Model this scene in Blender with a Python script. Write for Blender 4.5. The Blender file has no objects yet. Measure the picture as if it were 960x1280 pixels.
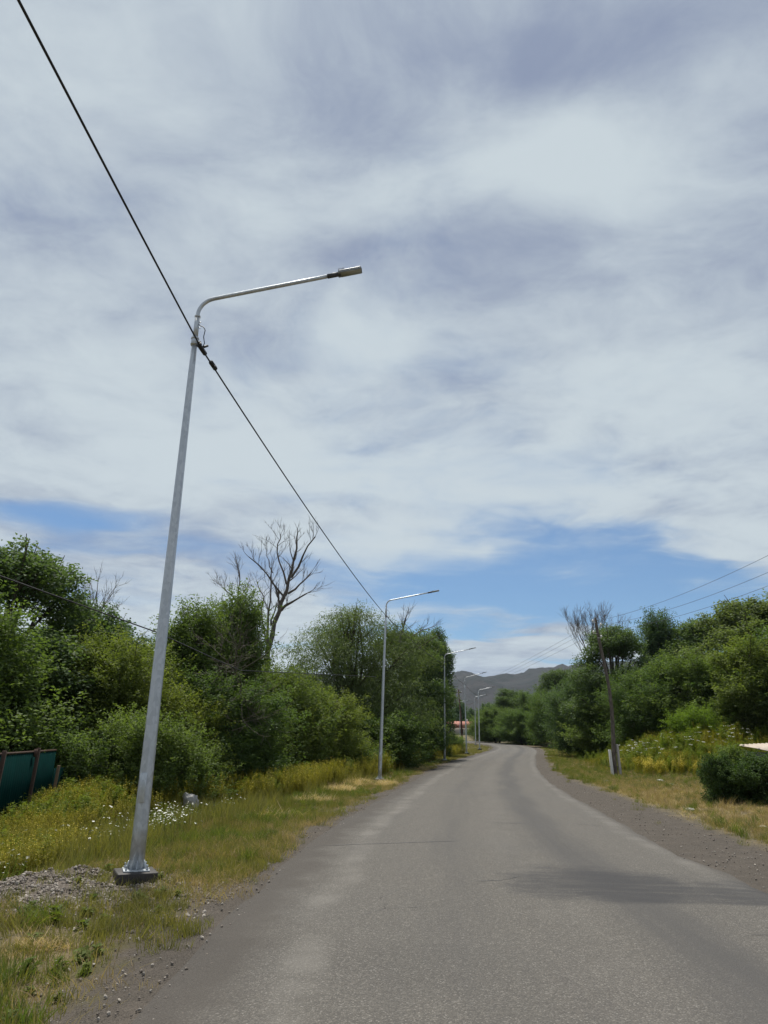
import bpy, math, random
import numpy as np
R = math.radians
D = bpy.data
scene = bpy.context.scene
col = scene.collection

# ------------------------------------------------------------------ camera
F_PX, PITCH, ROLL, EYE = 924.0, R(17.22), R(1.2), 1.6
cR = (math.cos(ROLL), -math.sin(ROLL)*math.sin(PITCH), math.sin(ROLL)*math.cos(PITCH))
cU = (-math.sin(ROLL), -math.cos(ROLL)*math.sin(PITCH), math.cos(ROLL)*math.cos(PITCH))
cF = (0.0, math.cos(PITCH), math.sin(PITCH))
cam = D.cameras.new('camera')
cam_o = D.objects.new('camera', cam); col.objects.link(cam_o)
cam.sensor_fit = 'VERTICAL'; cam.sensor_height = 36.0; cam.lens = 36.0*F_PX/1280
cam.clip_start = 0.05; cam.clip_end = 30000
from mathutils import Matrix, Vector
cam_o.matrix_world = Matrix(((cR[0], cU[0], -cF[0], 0), (cR[1], cU[1], -cF[1], 0), (cR[2], cU[2], -cF[2], EYE), (0, 0, 0, 1)))
scene.camera = cam_o

# ------------------------------------------------------------------ light
SUN_EL, SUN_AZ = R(66), R(-18)          # azimuth measured from +Y towards +X: sun to the left and a little ahead
sun_dir = Vector((math.sin(SUN_AZ)*math.cos(SUN_EL), math.cos(SUN_AZ)*math.cos(SUN_EL), math.sin(SUN_EL)))
sl = D.lights.new('sun', 'SUN'); sl.energy = 4.0; sl.angle = R(8); sl.color = (1.0, 0.95, 0.87)
so = D.objects.new('sun', sl); col.objects.link(so)
so.rotation_euler = sun_dir.to_track_quat('Z', 'Y').to_euler()
scene.view_settings.view_transform = 'Standard'
scene.view_settings.look = 'None'
scene.view_settings.exposure = 0.42
scene.view_settings.gamma = 1.0
scene.view_settings.use_curve_mapping = False

class NT:
    """short hand for building node trees"""
    def __init__(s, tree):
        s.t = tree; s.n = tree.nodes; s.l = tree.links
    def node(s, typ, **kw):
        n = s.n.new(typ)
        for k, v in kw.items(): setattr(n, k, v)
        return n
    def put(s, sock, v):
        if v is None: return
        if hasattr(v, 'is_linked') or hasattr(v, 'links'): s.l.new(v, sock)
        else:
            if sock.type == 'RGBA' and not hasattr(v, '__len__'): v = (v, v, v, 1)
            if sock.type == 'RGBA' and len(v) == 3: v = (*v, 1)
            sock.default_value = v
    def m(s, op, a, b=None, c=None, clamp=False):
        n = s.node('ShaderNodeMath', operation=op, use_clamp=clamp)
        for i, v in enumerate((a, b, c)): s.put(n.inputs[i], v)
        return n.outputs[0]
    def vm(s, op, a, b=None):
        n = s.node('ShaderNodeVectorMath', operation=op)
        s.put(n.inputs[0], a)
        if b is not None: s.put(n.inputs[3] if op == 'SCALE' else n.inputs[1], b)
        return n.outputs[1] if op in ('LENGTH', 'DOT_PRODUCT') else n.outputs[0]
    def noise(s, vec, scale, detail=4, rough=0.55, dist=0.0, out=0):
        n = s.node('ShaderNodeTexNoise')
        s.put(n.inputs['Vector'], vec); n.inputs['Scale'].default_value = scale
        n.inputs['Detail'].default_value = detail; n.inputs['Roughness'].default_value = rough
        n.inputs['Distortion'].default_value = dist
        return n.outputs[out]
    def vor(s, vec, scale, feature='F1', out='Distance'):
        n = s.node('ShaderNodeTexVoronoi', feature=feature)
        s.put(n.inputs['Vector'], vec); n.inputs['Scale'].default_value = scale
        return n.outputs[out]
    def ss(s, v, lo, hi, a=0.0, b=1.0):
        n = s.node('ShaderNodeMapRange', interpolation_type='SMOOTHSTEP')
        s.put(n.inputs[0], v)
        for i, q in enumerate((lo, hi, a, b)): s.put(n.inputs[i+1], q)
        return n.outputs[0]
    def mix(s, f, a, b, typ='MIX'):
        n = s.node('ShaderNodeMix', data_type='RGBA', blend_type=typ)
        s.put(n.inputs[0], f); s.put(n.inputs[6], a); s.put(n.inputs[7], b)
        return n.outputs[2]
    def sep(s, v):
        n = s.node('ShaderNodeSeparateXYZ'); s.put(n.inputs[0], v); return n.outputs
    def comb(s, x, y, z):
        n = s.node('ShaderNodeCombineXYZ')
        for i, v in enumerate((x, y, z)): s.put(n.inputs[i], v)
        return n.outputs[0]
    def attr(s, name, out='Fac'):
        n = s.node('ShaderNodeAttribute', attribute_name=name); return n.outputs[out]
    def pos(s): return s.node('ShaderNodeNewGeometry').outputs['Position']
    def obj(s): return s.node('ShaderNodeTexCoord').outputs['Object']
    def bump(s, h, strength, dist=0.02):
        n = s.node('ShaderNodeBump'); n.inputs['Strength'].default_value = strength
        n.inputs['Distance'].default_value = dist; s.put(n.inputs['Height'], h); return n.outputs[0]
    def bsdf(s, color, rough=0.8, metal=0.0, normal=None, spec=None):
        n = s.node('ShaderNodeBsdfPrincipled')
        s.put(n.inputs['Base Color'], color); s.put(n.inputs['Roughness'], rough); s.put(n.inputs['Metallic'], metal)
        if normal is not None: s.put(n.inputs['Normal'], normal)
        if spec is not None: n.inputs['Specular IOR Level'].default_value = spec
        return n.outputs[0]

# ------------------------------------------------------------------ world: physical sky with a broken sheet of high cloud
w = D.worlds.new('World'); scene.world = w; w.use_nodes = True
w.node_tree.nodes.clear()
T = NT(w.node_tree)
sky = T.node('ShaderNodeTexSky', sky_type='NISHITA')
sky.sun_disc = False; sky.sun_elevation = SUN_EL; sky.sun_rotation = SUN_AZ
sky.altitude = 600; sky.air_density = 1.0; sky.dust_density = 0.6; sky.ozone_density = 1.6
dv = T.node('ShaderNodeTexCoord').outputs['Generated']
dx, dy, dz = T.sep(dv)
den = T.m('ADD', T.m('MAXIMUM', dz, 0.0), 0.10)
px, py = T.m('DIVIDE', dx, den), T.m('DIVIDE', dy, den)
P = T.comb(px, py, 0.0)
warp = T.vm('SCALE', T.vm('SUBTRACT', T.noise(P, 1.3, 3, 0.5, out=1), (0.5, 0.5, 0.5)), 0.55)
Pw = T.vm('ADD', P, warp)
Ps = T.vm('MULTIPLY', Pw, (0.95, 1.05, 1.0))
n1 = T.noise(T.vm('ADD', Ps, (3.1, 7.4, 0)), 0.9, 6, 0.55)
n2 = T.noise(T.vm('ADD', Ps, (11.3, 2.2, 0)), 2.6, 9, 0.62)
n3 = T.noise(T.vm('ADD', Pw, (5.7, 21.0, 0)), 0.55, 4, 0.5)
n4 = T.noise(T.vm('ADD', T.vm('MULTIPLY', Pw, (0.6, 1.3, 1.0)), (31.0, 4.0, 0)), 1.15, 5, 0.55)
# a clear lane in the sheet, running across the view low over the hills
yw = T.m('ADD', py, T.m('ADD', T.m('MULTIPLY', T.m('SUBTRACT', n4, 0.5), 3.0), T.m('MULTIPLY', px, -0.16)))
lane = T.m('MULTIPLY', T.ss(yw, 2.25, 2.95), T.ss(yw, 4.6, 3.7))
cover = T.m('ADD', T.m('ADD', T.m('MULTIPLY', n1, 1.0), T.m('MULTIPLY', n2, 0.45)), 0.12)
lane = T.m('MULTIPLY', lane, T.ss(px, -0.9, 0.9, 0.12, 1.0))
cover = T.m('SUBTRACT', cover, T.m('MULTIPLY', lane, 0.56))
cover = T.m('ADD', cover, T.m('MULTIPLY', T.m('MULTIPLY', T.m('SUBTRACT', n4, 0.47), 1.1), T.ss(py, 2.0, 3.0)))
Pm = T.vm('ADD', P, T.vm('SCALE', warp, 0.45))
rift = T.ss(T.vm('LENGTH', T.vm('MULTIPLY', T.vm('SUBTRACT', Pw, (-1.05, 2.50, 0)), (2.2, 4.5, 0))), 1.0, 0.0)
cover = T.m('SUBTRACT', cover, T.m('MULTIPLY', rift, 0.45))
alpha = T.ss(cover, 0.34, 0.86, 0.05, 0.97)
def blob(cx, cy, rx, ry):
    q = T.vm('MULTIPLY', T.vm('SUBTRACT', Pm, (cx, cy, 0)), (1/rx, 1/ry, 0)); return T.ss(T.vm('LENGTH', q), 1.0, 0.0)
Pm = T.vm('ADD', P, T.vm('SCALE', warp, 0.45))
bright = T.m('ADD', T.m('MULTIPLY', T.m('SUBTRACT', n3, 0.5), 1.5), T.m('MULTIPLY', T.m('SUBTRACT', n2, 0.5), 1.1))
bright = T.m('ADD', bright, T.m('MULTIPLY', T.m('SUBTRACT', n1, 0.5), 1.2))
bright = T.m('ADD', bright, 0.0)
bright = T.m('ADD', bright, T.m('MULTIPLY', T.ss(py, 1.0, 2.4), 0.30))
n5 = T.noise(T.vm('ADD', Pw, (17.0, 3.0, 0)), 6.0, 8, 0.62)
bright = T.m('ADD', bright, T.m('MULTIPLY', T.m('SUBTRACT', n5, 0.5), 0.85))
# thicker (whiter) and thinner (greyer) places in the sheet
for cx, cy, rx, ry, am in ((0.26, 0.95, 0.40, 0.20, 0.75), (-0.01, 1.04, 0.16, 0.12, 0.40), (0.02, 1.42, 0.32, 0.22, 0.50), (0.58, 1.50, 0.45, 0.35, 0.30), (-0.32, 2.08, 0.8, 0.35, 0.35), (0.35, 2.15, 0.6, 0.30, 0.40), (-0.42, 0.84, 0.20, 0.12, 0.15),
                           (0.22, 0.74, 0.25, 0.12, -0.55), (-0.10, 1.17, 0.16, 0.10, -0.50), (-0.43, 1.36, 0.35, 0.25, -0.40), (0.32, 1.10, 0.20, 0.08, -0.22), (0.86, 2.02, 0.45, 0.18, -0.45), (-0.16, 0.83, 0.35, 0.13, -0.25)):
    bright = T.m('ADD', bright, T.m('MULTIPLY', blob(cx, cy, rx, ry), am*(1.0 if am > 0 else 0.62)))
shade = T.ss(bright, -0.55, 0.60)
ccol = T.mix(shade, (1.98, 2.36, 3.28), (4.45, 5.00, 5.30))
skyc = T.mix(1.0, sky.outputs[0], (0.46, 0.61, 0.72), 'MULTIPLY')
full = T.mix(alpha, skyc, ccol)
bg = T.node('ShaderNodeBackground'); T.put(bg.inputs[0], full); bg.inputs[1].default_value = 0.1
T.l.new(bg.outputs[0], T.node('ShaderNodeOutputWorld').inputs[0])

# ------------------------------------------------------------------ helpers
rng = np.random.default_rng(7)
random.seed(7)
def ray(u, v):
    x, y = (u-480)/F_PX, (640-v)/F_PX
    return np.array([x*cR[i] + y*cU[i] + cF[i] for i in range(3)])
def at(u, v, Y):
    """world point that lies Y metres ahead in the direction of a spot seen in the photograph"""
    d = ray(u, v); t = Y/d[1]
    return Vector((d[0]*t, Y, EYE + d[2]*t))

def tag(o, label, cat, group=None):
    o['label'] = label; o['category'] = cat
    if group: o['group'] = group
    return o
def empty(name, loc, rz=0.0):
    o = D.objects.new(name, None); col.objects.link(o); o.location = loc; o.rotation_euler = (0, 0, rz); o.empty_display_size = 0.2
    return o
def link(name, me, m=None, parent=None):
    o = D.objects.new(name, me); col.objects.link(o); o.parent = parent
    if m is not None and len(me.materials) == 0: me.materials.append(m)
    return o
def copy_tree(o, parent=None):
    c = o.copy(); col.objects.link(c); c.parent = parent
    for ch in list(o.children): copy_tree(ch, c)
    return c
def np_mesh(name, V, Q=None, Tr=None, attrs=None, smooth=False):
    """mesh from arrays of quads and/or triangles; attrs are per-vertex floats ('P') or per-face floats ('F')"""
    me = D.meshes.new(name)
    V = np.asarray(V, np.float32)
    Q = np.zeros((0, 4), np.int32) if Q is None else np.asarray(Q, np.int32)
    Tr = np.zeros((0, 3), np.int32) if Tr is None else np.asarray(Tr, np.int32)
    me.vertices.add(len(V)); me.vertices.foreach_set('co', V.ravel())
    nl = Q.size + Tr.size
    me.loops.add(nl); me.loops.foreach_set('vertex_index', np.concatenate([Q.ravel(), Tr.ravel()]))
    nf = len(Q)+len(Tr)
    me.polygons.add(nf)
    st = np.concatenate([np.arange(len(Q))*4, Q.size + np.arange(len(Tr))*3]).astype(np.int32)
    me.polygons.foreach_set('loop_start', st)
    try: me.polygons.foreach_set('loop_total', np.concatenate([np.full(len(Q), 4), np.full(len(Tr), 3)]).astype(np.int32))
    except Exception: pass
    if smooth: me.polygons.foreach_set('use_smooth', np.ones(nf, bool))
    for k, (dom, a) in (attrs or {}).items():
        at_ = me.attributes.new(k, 'FLOAT', 'POINT' if dom == 'P' else 'FACE')
        at_.data.foreach_set('value', np.asarray(a, np.float32))
    me.update(); me.validate()
    return me
class MB:
    """collects simple solids and links them as one mesh"""
    def __init__(s): s.v = []; s.q = []; s.t = []; s.n = 0
    def add(s, V, Q=(), Tr=()):
        s.v += [tuple(p) for p in V]
        s.q += [tuple(i+s.n for i in f) for f in Q]; s.t += [tuple(i+s.n for i in f) for f in Tr]
        s.n += len(V)
    def box(s, c, size, rz=0.0, taper=1.0, lean=(0, 0)):
        hx, hy, hz = size[0]/2, size[1]/2, size[2]/2
        V = []
        for z in (-1, 1):
            k = taper if z > 0 else 1.0
            for x, y in ((-1, -1), (1, -1), (1, 1), (-1, 1)):
                X, Y = x*hx*k + (lean[0] if z > 0 else 0), y*hy*k + (lean[1] if z > 0 else 0)
                V.append((c[0]+X*math.cos(rz)-Y*math.sin(rz), c[1]+X*math.sin(rz)+Y*math.cos(rz), c[2]+z*hz))
        s.add(V, [(3, 2, 1, 0), (4, 5, 6, 7), (0, 1, 5, 4), (1, 2, 6, 5), (2, 3, 7, 6), (3, 0, 4, 7)])
    def tube(s, pts, radii, sides=8, cap=True, phase=0.0):
        pts = [Vector(p) for p in pts]
        n = len(pts); V = []
        if not hasattr(radii, '__len__'): radii = [radii]*n
        tg = (pts[1]-pts[0]).normalized()
        ref = Vector((0, 0, 1)) if abs(tg.z) < 0.9 else Vector((0, 1, 0))
        a = tg.cross(ref).normalized()
        for i, p in enumerate(pts):
            tg = (pts[min(i+1, n-1)]-pts[max(i-1, 0)]).normalized()
            a = (a - tg*a.dot(tg)).normalized(); b = tg.cross(a)
            for k in range(sides):
                w_ = phase + 2*math.pi*k/sides
                V.append(p + (a*math.cos(w_) + b*math.sin(w_))*radii[i])
        Q = [(i*sides+k, i*sides+(k+1) % sides, (i+1)*sides+(k+1) % sides, (i+1)*sides+k) for i in range(n-1) for k in range(sides)]
        Tr = []
        if cap:
            V += [pts[0], pts[-1]]
            Tr = [(n*sides, (k+1) % sides, k) for k in range(sides)] + [(n*sides+1, (n-1)*sides+k, (n-1)*sides+(k+1) % sides) for k in range(sides)]
        s.add(V, Q, Tr)
    def mesh(s, name, smooth=False, attrs=None): return np_mesh(name, s.v, s.q or None, s.t or None, attrs, smooth)
    def build(s, name, m, parent=None, smooth=False): return link(name, s.mesh(name, smooth), m, parent)
def bevel(o, wd, seg=2):
    b = o.modifiers.new('bevel', 'BEVEL'); b.width = wd; b.segments = seg; b.limit_method = 'ANGLE'
    return o

# smooth value noise for shaping geometry
def vnoise(x, y, seed=0, octaves=4, gain=0.5):
    x = np.asarray(x, float); y = np.asarray(y, float); out = np.zeros(np.broadcast(x, y).shape); amp = 1.0; tot = 0
    def hsh(i, j, s):
        h_ = (i.astype(np.int64)*374761393 + j.astype(np.int64)*668265263 + s*974711) & 0x7fffffff
        h_ = ((h_ ^ (h_ >> 13))*1274126177) & 0x7fffffff
        return ((h_ ^ (h_ >> 16)) & 0xffff)/65535.0
    for o_ in range(octaves):
        i, j = np.floor(x), np.floor(y); fx, fy = x-i, y-j
        fx = fx*fx*(3-2*fx); fy = fy*fy*(3-2*fy)
        a, b = hsh(i, j, seed+o_), hsh(i+1, j, seed+o_); c, d = hsh(i, j+1, seed+o_), hsh(i+1, j+1, seed+o_)
        out = out + amp*((a*(1-fx)+b*fx)*(1-fy)+(c*(1-fx)+d*fx)*fy); tot += amp
        amp *= gain; x = x*2.03+17.1; y = y*2.03+5.3
    return out/tot
def sstep(v, a, b):
    t = np.clip((np.asarray(v, float)-a)/(b-a), 0, 1); return t*t*(3-2*t)

# ------------------------------------------------------------------ road line and ground height
CL = np.array([(3.6, -60), (2.6, -35), (1.8, -12), (1.58, 0), (1.58, 6), (1.72, 10), (2.02, 14.4), (2.72, 20), (4.0, 30), (6.7, 47), (11.4, 71), (15.8, 92), (18.6, 106), (20.4, 118), (21.0, 130), (20.3, 144), (18.2, 158), (13.5, 178), (5, 205), (-14, 250), (-50, 320)], float)
def spline(Pn, per=40):
    out = []
    for i in range(len(Pn)-1):
        p0, p1, p2, p3 = Pn[max(i-1, 0)], Pn[i], Pn[i+1], Pn[min(i+2, len(Pn)-1)]
        L_ = np.linalg.norm(p2-p1); t = np.linspace(0, 1, max(4, int(L_/0.5)), endpoint=False)[:, None]
        out.append(0.5*((2*p1) + (p2-p0)*t + (2*p0-5*p1+4*p2-p3)*t**2 + (3*p1-p0-3*p2+p3)*t**3))
    return np.vstack(out + [Pn[-1:]])
LINE = spline(CL)
TAN = np.gradient(LINE, axis=0); TAN /= np.linalg.norm(TAN, axis=1)[:, None]
NRM = np.stack([TAN[:, 1], -TAN[:, 0]], 1)         # to the right of travel
def road_d(x, y):
    """signed distance from the road's centre line, positive on the right"""
    x = np.atleast_1d(np.asarray(x, float)).ravel(); y = np.atleast_1d(np.asarray(y, float)).ravel()
    out = np.full(len(x), 500.0)
    sel = np.where((y > -65) & (y < 340) & (np.abs(x) < 90))[0]
    S = LINE[::2]; N_ = NRM[::2]
    for k in range(0, len(sel), 20000):
        q = sel[k:k+20000]
        dx_ = x[q, None]-S[None, :, 0]; dy_ = y[q, None]-S[None, :, 1]
        i = np.argmin(dx_**2+dy_**2, 1); r = np.arange(len(q))
        sg = np.sign(dx_[r, i]*N_[i, 0]+dy_[r, i]*N_[i, 1])
        out[q] = sg*np.sqrt(dx_[r, i]**2+dy_[r, i]**2)
    far = np.ones(len(x), bool); far[sel] = False
    out[far] = np.sign(x[far]+0.01)*500
    return out
ZP = np.array([(-400, 0), (0, 0), (36, 0.0), (58, 0.33), (81, 0.5), (105, 0.78), (128, 1.32), (150, 1.72), (180, 2.2), (250, 4), (400, 9), (900, 22), (1500, 40), (2500, 80), (6000, 300)], float)
def zr(y):
    y = np.asarray(y, float)
    return (np.interp(y-5, ZP[:, 0], ZP[:, 1]) + np.interp(y, ZP[:, 0], ZP[:, 1]) + np.interp(y+5, ZP[:, 0], ZP[:, 1]))/3
def ground_z(x, y, d=None):
    x = np.asarray(x, float); y = np.asarray(y, float)
    if d is None: d = road_d(x, y).reshape(x.shape)
    z = zr(y)
    off = sstep(-d, 3.0, 4.0)                       # left verge
    z = z - 0.09*off - 0.42*sstep(-d, 4.8, 8.0)*(1-sstep(y, 40, 60))
    offr = sstep(d, 4.4, 6.0)
    z = z - 0.07*offr
    o2 = np.maximum(off, offr)
    z = z + o2*((vnoise(x*0.35, y*0.35, 3, 3)-0.5)*0.16 + (vnoise(x*1.9, y*1.9, 9, 3)-0.5)*0.07)
    mnd = np.exp(-(((x+3.9)/1.8)**2 + ((y-9.45)/0.9)**2)**1.3)
    z = z + off*mnd*(0.15 + 0.24*(vnoise(x*3.1, y*3.1, 21, 4)-0.5))
    z = z - 0.13*np.exp(-((x+2.75)**2+(y-9.35)**2)/0.30)
    z = z + 1.6*sstep(d, 7.5, 16)*sstep(y, 40, 54)*(1-sstep(y, 150, 260))
    return z
def gz(x, y): return float(ground_z(np.array([x]), np.array([y]))[0])

# ------------------------------------------------------------------ materials
def mat(name):
    m = D.materials.new(name); m.use_nodes = True; m.node_tree.nodes.clear()
    t = NT(m.node_tree); out = t.node('ShaderNodeOutputMaterial')
    return m, t, (lambda sock: t.l.new(sock, out.inputs[0]))

def leaf_mat(name, dark, light, trans=0.45, rough=0.55, use_attr=True, yellow=None):
    m, t, fin = mat(name)
    v = t.attr('tint') if use_attr else t.node('ShaderNodeObjectInfo').outputs['Random']
    c = t.mix(t.ss(v, 0.0, 1.0), dark, light)
    rnd = t.node('ShaderNodeObjectInfo').outputs['Random']
    c = t.mix(0.35, c, t.mix(rnd, (dark[0]*1.0, dark[1]*1.0, dark[2]*1.3), (light[0]*1.15, light[1], light[2]*0.8)))
    if yellow: c = t.mix(t.ss(v, 0.90, 1.0), c, yellow)
    p = t.bsdf(c, rough+0.12, spec=0.2)
    tr = t.node('ShaderNodeBsdfTranslucent'); t.put(tr.inputs[0], t.mix(1.0, c, (1.25, 1.35, 0.55), 'MULTIPLY'))
    mx = t.node('ShaderNodeMixShader'); mx.inputs[0].default_value = trans
    t.l.new(p, mx.inputs[1]); t.l.new(tr.outputs[0], mx.inputs[2]); fin(mx.outputs[0])
    return m
M = {}
M['leaf_elder'] = leaf_mat('leaf_elder', (0.059, 0.104, 0.035), (0.153, 0.213, 0.066))
M['leaf_yellow'] = leaf_mat('leaf_yellow', (0.083, 0.124, 0.034), (0.198, 0.239, 0.064))
M['leaf_poplar'] = leaf_mat('leaf_poplar', (0.048, 0.089, 0.045), (0.114, 0.171, 0.077), 0.4)
M['leaf_willow'] = leaf_mat('leaf_willow', (0.067, 0.104, 0.046), (0.158, 0.203, 0.087), 0.42)
M['leaf_hedge'] = leaf_mat('leaf_hedge', (0.038, 0.075, 0.023), (0.092, 0.139, 0.041), 0.35, 0.62)
M['leaf_bright'] = leaf_mat('leaf_bright', (0.100, 0.175, 0.025), (0.190, 0.270, 0.045), 0.5)
M['grass'] = leaf_mat('grass', (0.118, 0.126, 0.036), (0.262, 0.240, 0.088), 0.35, 0.6)
M['grass_green'] = leaf_mat('grass_green', (0.075, 0.115, 0.026), (0.155, 0.190, 0.048), 0.4, 0.6)
M['dry'] = leaf_mat('dry', (0.25, 0.185, 0.105), (0.44, 0.345, 0.20), 0.3, 0.7)
M['straw'] = leaf_mat('straw', (0.40, 0.31, 0.17), (0.60, 0.48, 0.28), 0.25, 0.7)
M['weed'] = leaf_mat('weed', (0.145, 0.145, 0.022), (0.265, 0.240, 0.040), 0.45, 0.6)
M['weed_stalk'] = leaf_mat('weed_stalk', (0.085, 0.125, 0.024), (0.175, 0.215, 0.045), 0.45, 0.6)
def flat_mat(name, c, rough=0.7, trans=0.0):
    m, t, fin = mat(name); r = t.node('ShaderNodeObjectInfo').outputs['Random']
    cc = t.mix(r, tuple(q*0.75 for q in c), tuple(min(q*1.15, 0.9) for q in c))
    fin(t.bsdf(cc, rough)); return m
M['petal_yellow'] = flat_mat('petal_yellow', (0.62, 0.48, 0.03))
M['petal_white'] = flat_mat('petal_white', (0.55, 0.56, 0.50))

def bark(name, a, b, scale=6.0):
    m, t, fin = mat(name); p = t.obj()
    st = t.vm('MULTIPLY', p, (1, 1, 0.18))
    n = t.noise(st, scale*4, 5, 0.65); n2 = t.noise(p, scale*0.4, 3)
    c = t.mix(t.ss(n, 0.3, 0.7), a, b); c = t.mix(t.m('MULTIPLY', n2, 0.4), c, (0.10, 0.09, 0.07))
    fin(t.bsdf(c, 0.9, normal=t.bump(n, 0.6, 0.03), spec=0.2)); return m
M['bark'] = bark('bark', (0.035, 0.028, 0.020), (0.12, 0.10, 0.075))
M['bark_dead'] = bark('bark_dead', (0.058, 0.050, 0.043), (0.16, 0.14, 0.12))
M['bark_grey'] = bark('bark_grey', (0.10, 0.085, 0.07), (0.22, 0.19, 0.16))
M['pole_wood'] = bark('pole_wood', (0.060, 0.050, 0.042), (0.20, 0.17, 0.145), 5)

def m_ground():
    m, t, fin = mat('ground'); p = t.pos()
    d = t.attr('road_d'); x, y, z = t.sep(p)
    nb = t.noise(p, 0.55, 5, 0.6); nm = t.noise(p, 2.6, 5, 0.65); nf = t.noise(p, 24, 4, 0.7); nff = t.noise(p, 90, 3, 0.7)
    dirt = t.mix(t.ss(nf, 0.3, 0.7), (0.070, 0.058, 0.047), (0.170, 0.145, 0.120))
    stones = t.vor(p, 36, out='Color'); sv = t.sep(stones)[0]
    peb = t.m('MULTIPLY', t.ss(t.vor(p, 36), 0.36, 0.22), t.ss(sv, 0.45, 0.6))
    dirt = t.mix(t.m('MULTIPLY', peb, 0.75), dirt, t.mix(sv, (0.10, 0.092, 0.082), (0.30, 0.27, 0.24)))
    dark = t.mix(t.ss(nff, 0.3, 0.7), (0.046, 0.040, 0.033), (0.116, 0.100, 0.083))           # fine grey roadside dust
    grassc = t.mix(t.ss(nm, 0.35, 0.65), (0.100, 0.090, 0.045), (0.175, 0.138, 0.088))
    grassc = t.mix(t.m('MULTIPLY', t.ss(nb, 0.5, 0.72), 0.55), grassc, (0.26, 0.20, 0.10))
    grassc = t.mix(t.m('MULTIPLY', nff, 0.3), grassc, (0.06, 0.055, 0.03))
    jit = t.m('ADD', t.m('MULTIPLY', t.m('SUBTRACT', nm, 0.5), 1.5), t.m('MULTIPLY', t.m('SUBTRACT', nf, 0.5), 0.7))
    dj = t.m('ADD', d, jit)
    gl = t.ss(dj, -3.35, -4.0); gr = t.ss(t.m('ADD', dj, t.ss(y, 22, 45, 0.15, 0.85)), 4.4, 5.2)
    g = t.m('MAXIMUM', gl, gr)
    sh = t.mix(t.m('MULTIPLY', t.ss(nm, 0.4, 0.75), 0.55), dark, dirt)
    far = t.ss(y, 120, 400)
    g = t.m('MAXIMUM', g, far)
    md = t.vm('LENGTH', t.vm('MULTIPLY', t.vm('SUBTRACT', p, (-3.75, 9.1, 0)), (0.60, 0.92, 0)))
    mnd = t.ss(t.m('ADD', md, jit), 1.45, 1.05)
    c = t.mix(g, sh, grassc); c = t.mix(mnd, c, dirt)
    c = t.mix(t.m('MULTIPLY', far, t.ss(y, 350, 900)), c, (0.07, 0.085, 0.035))
    hgt = t.m('ADD', t.m('ADD', t.m('MULTIPLY', nf, 0.7), t.m('MULTIPLY', nff, 0.3)), t.m('MULTIPLY', peb, 0.6))
    fin(t.bsdf(c, 0.95, normal=t.bump(hgt, 0.8, 0.04), spec=0.15)); return m
M['ground'] = m_ground()

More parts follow.
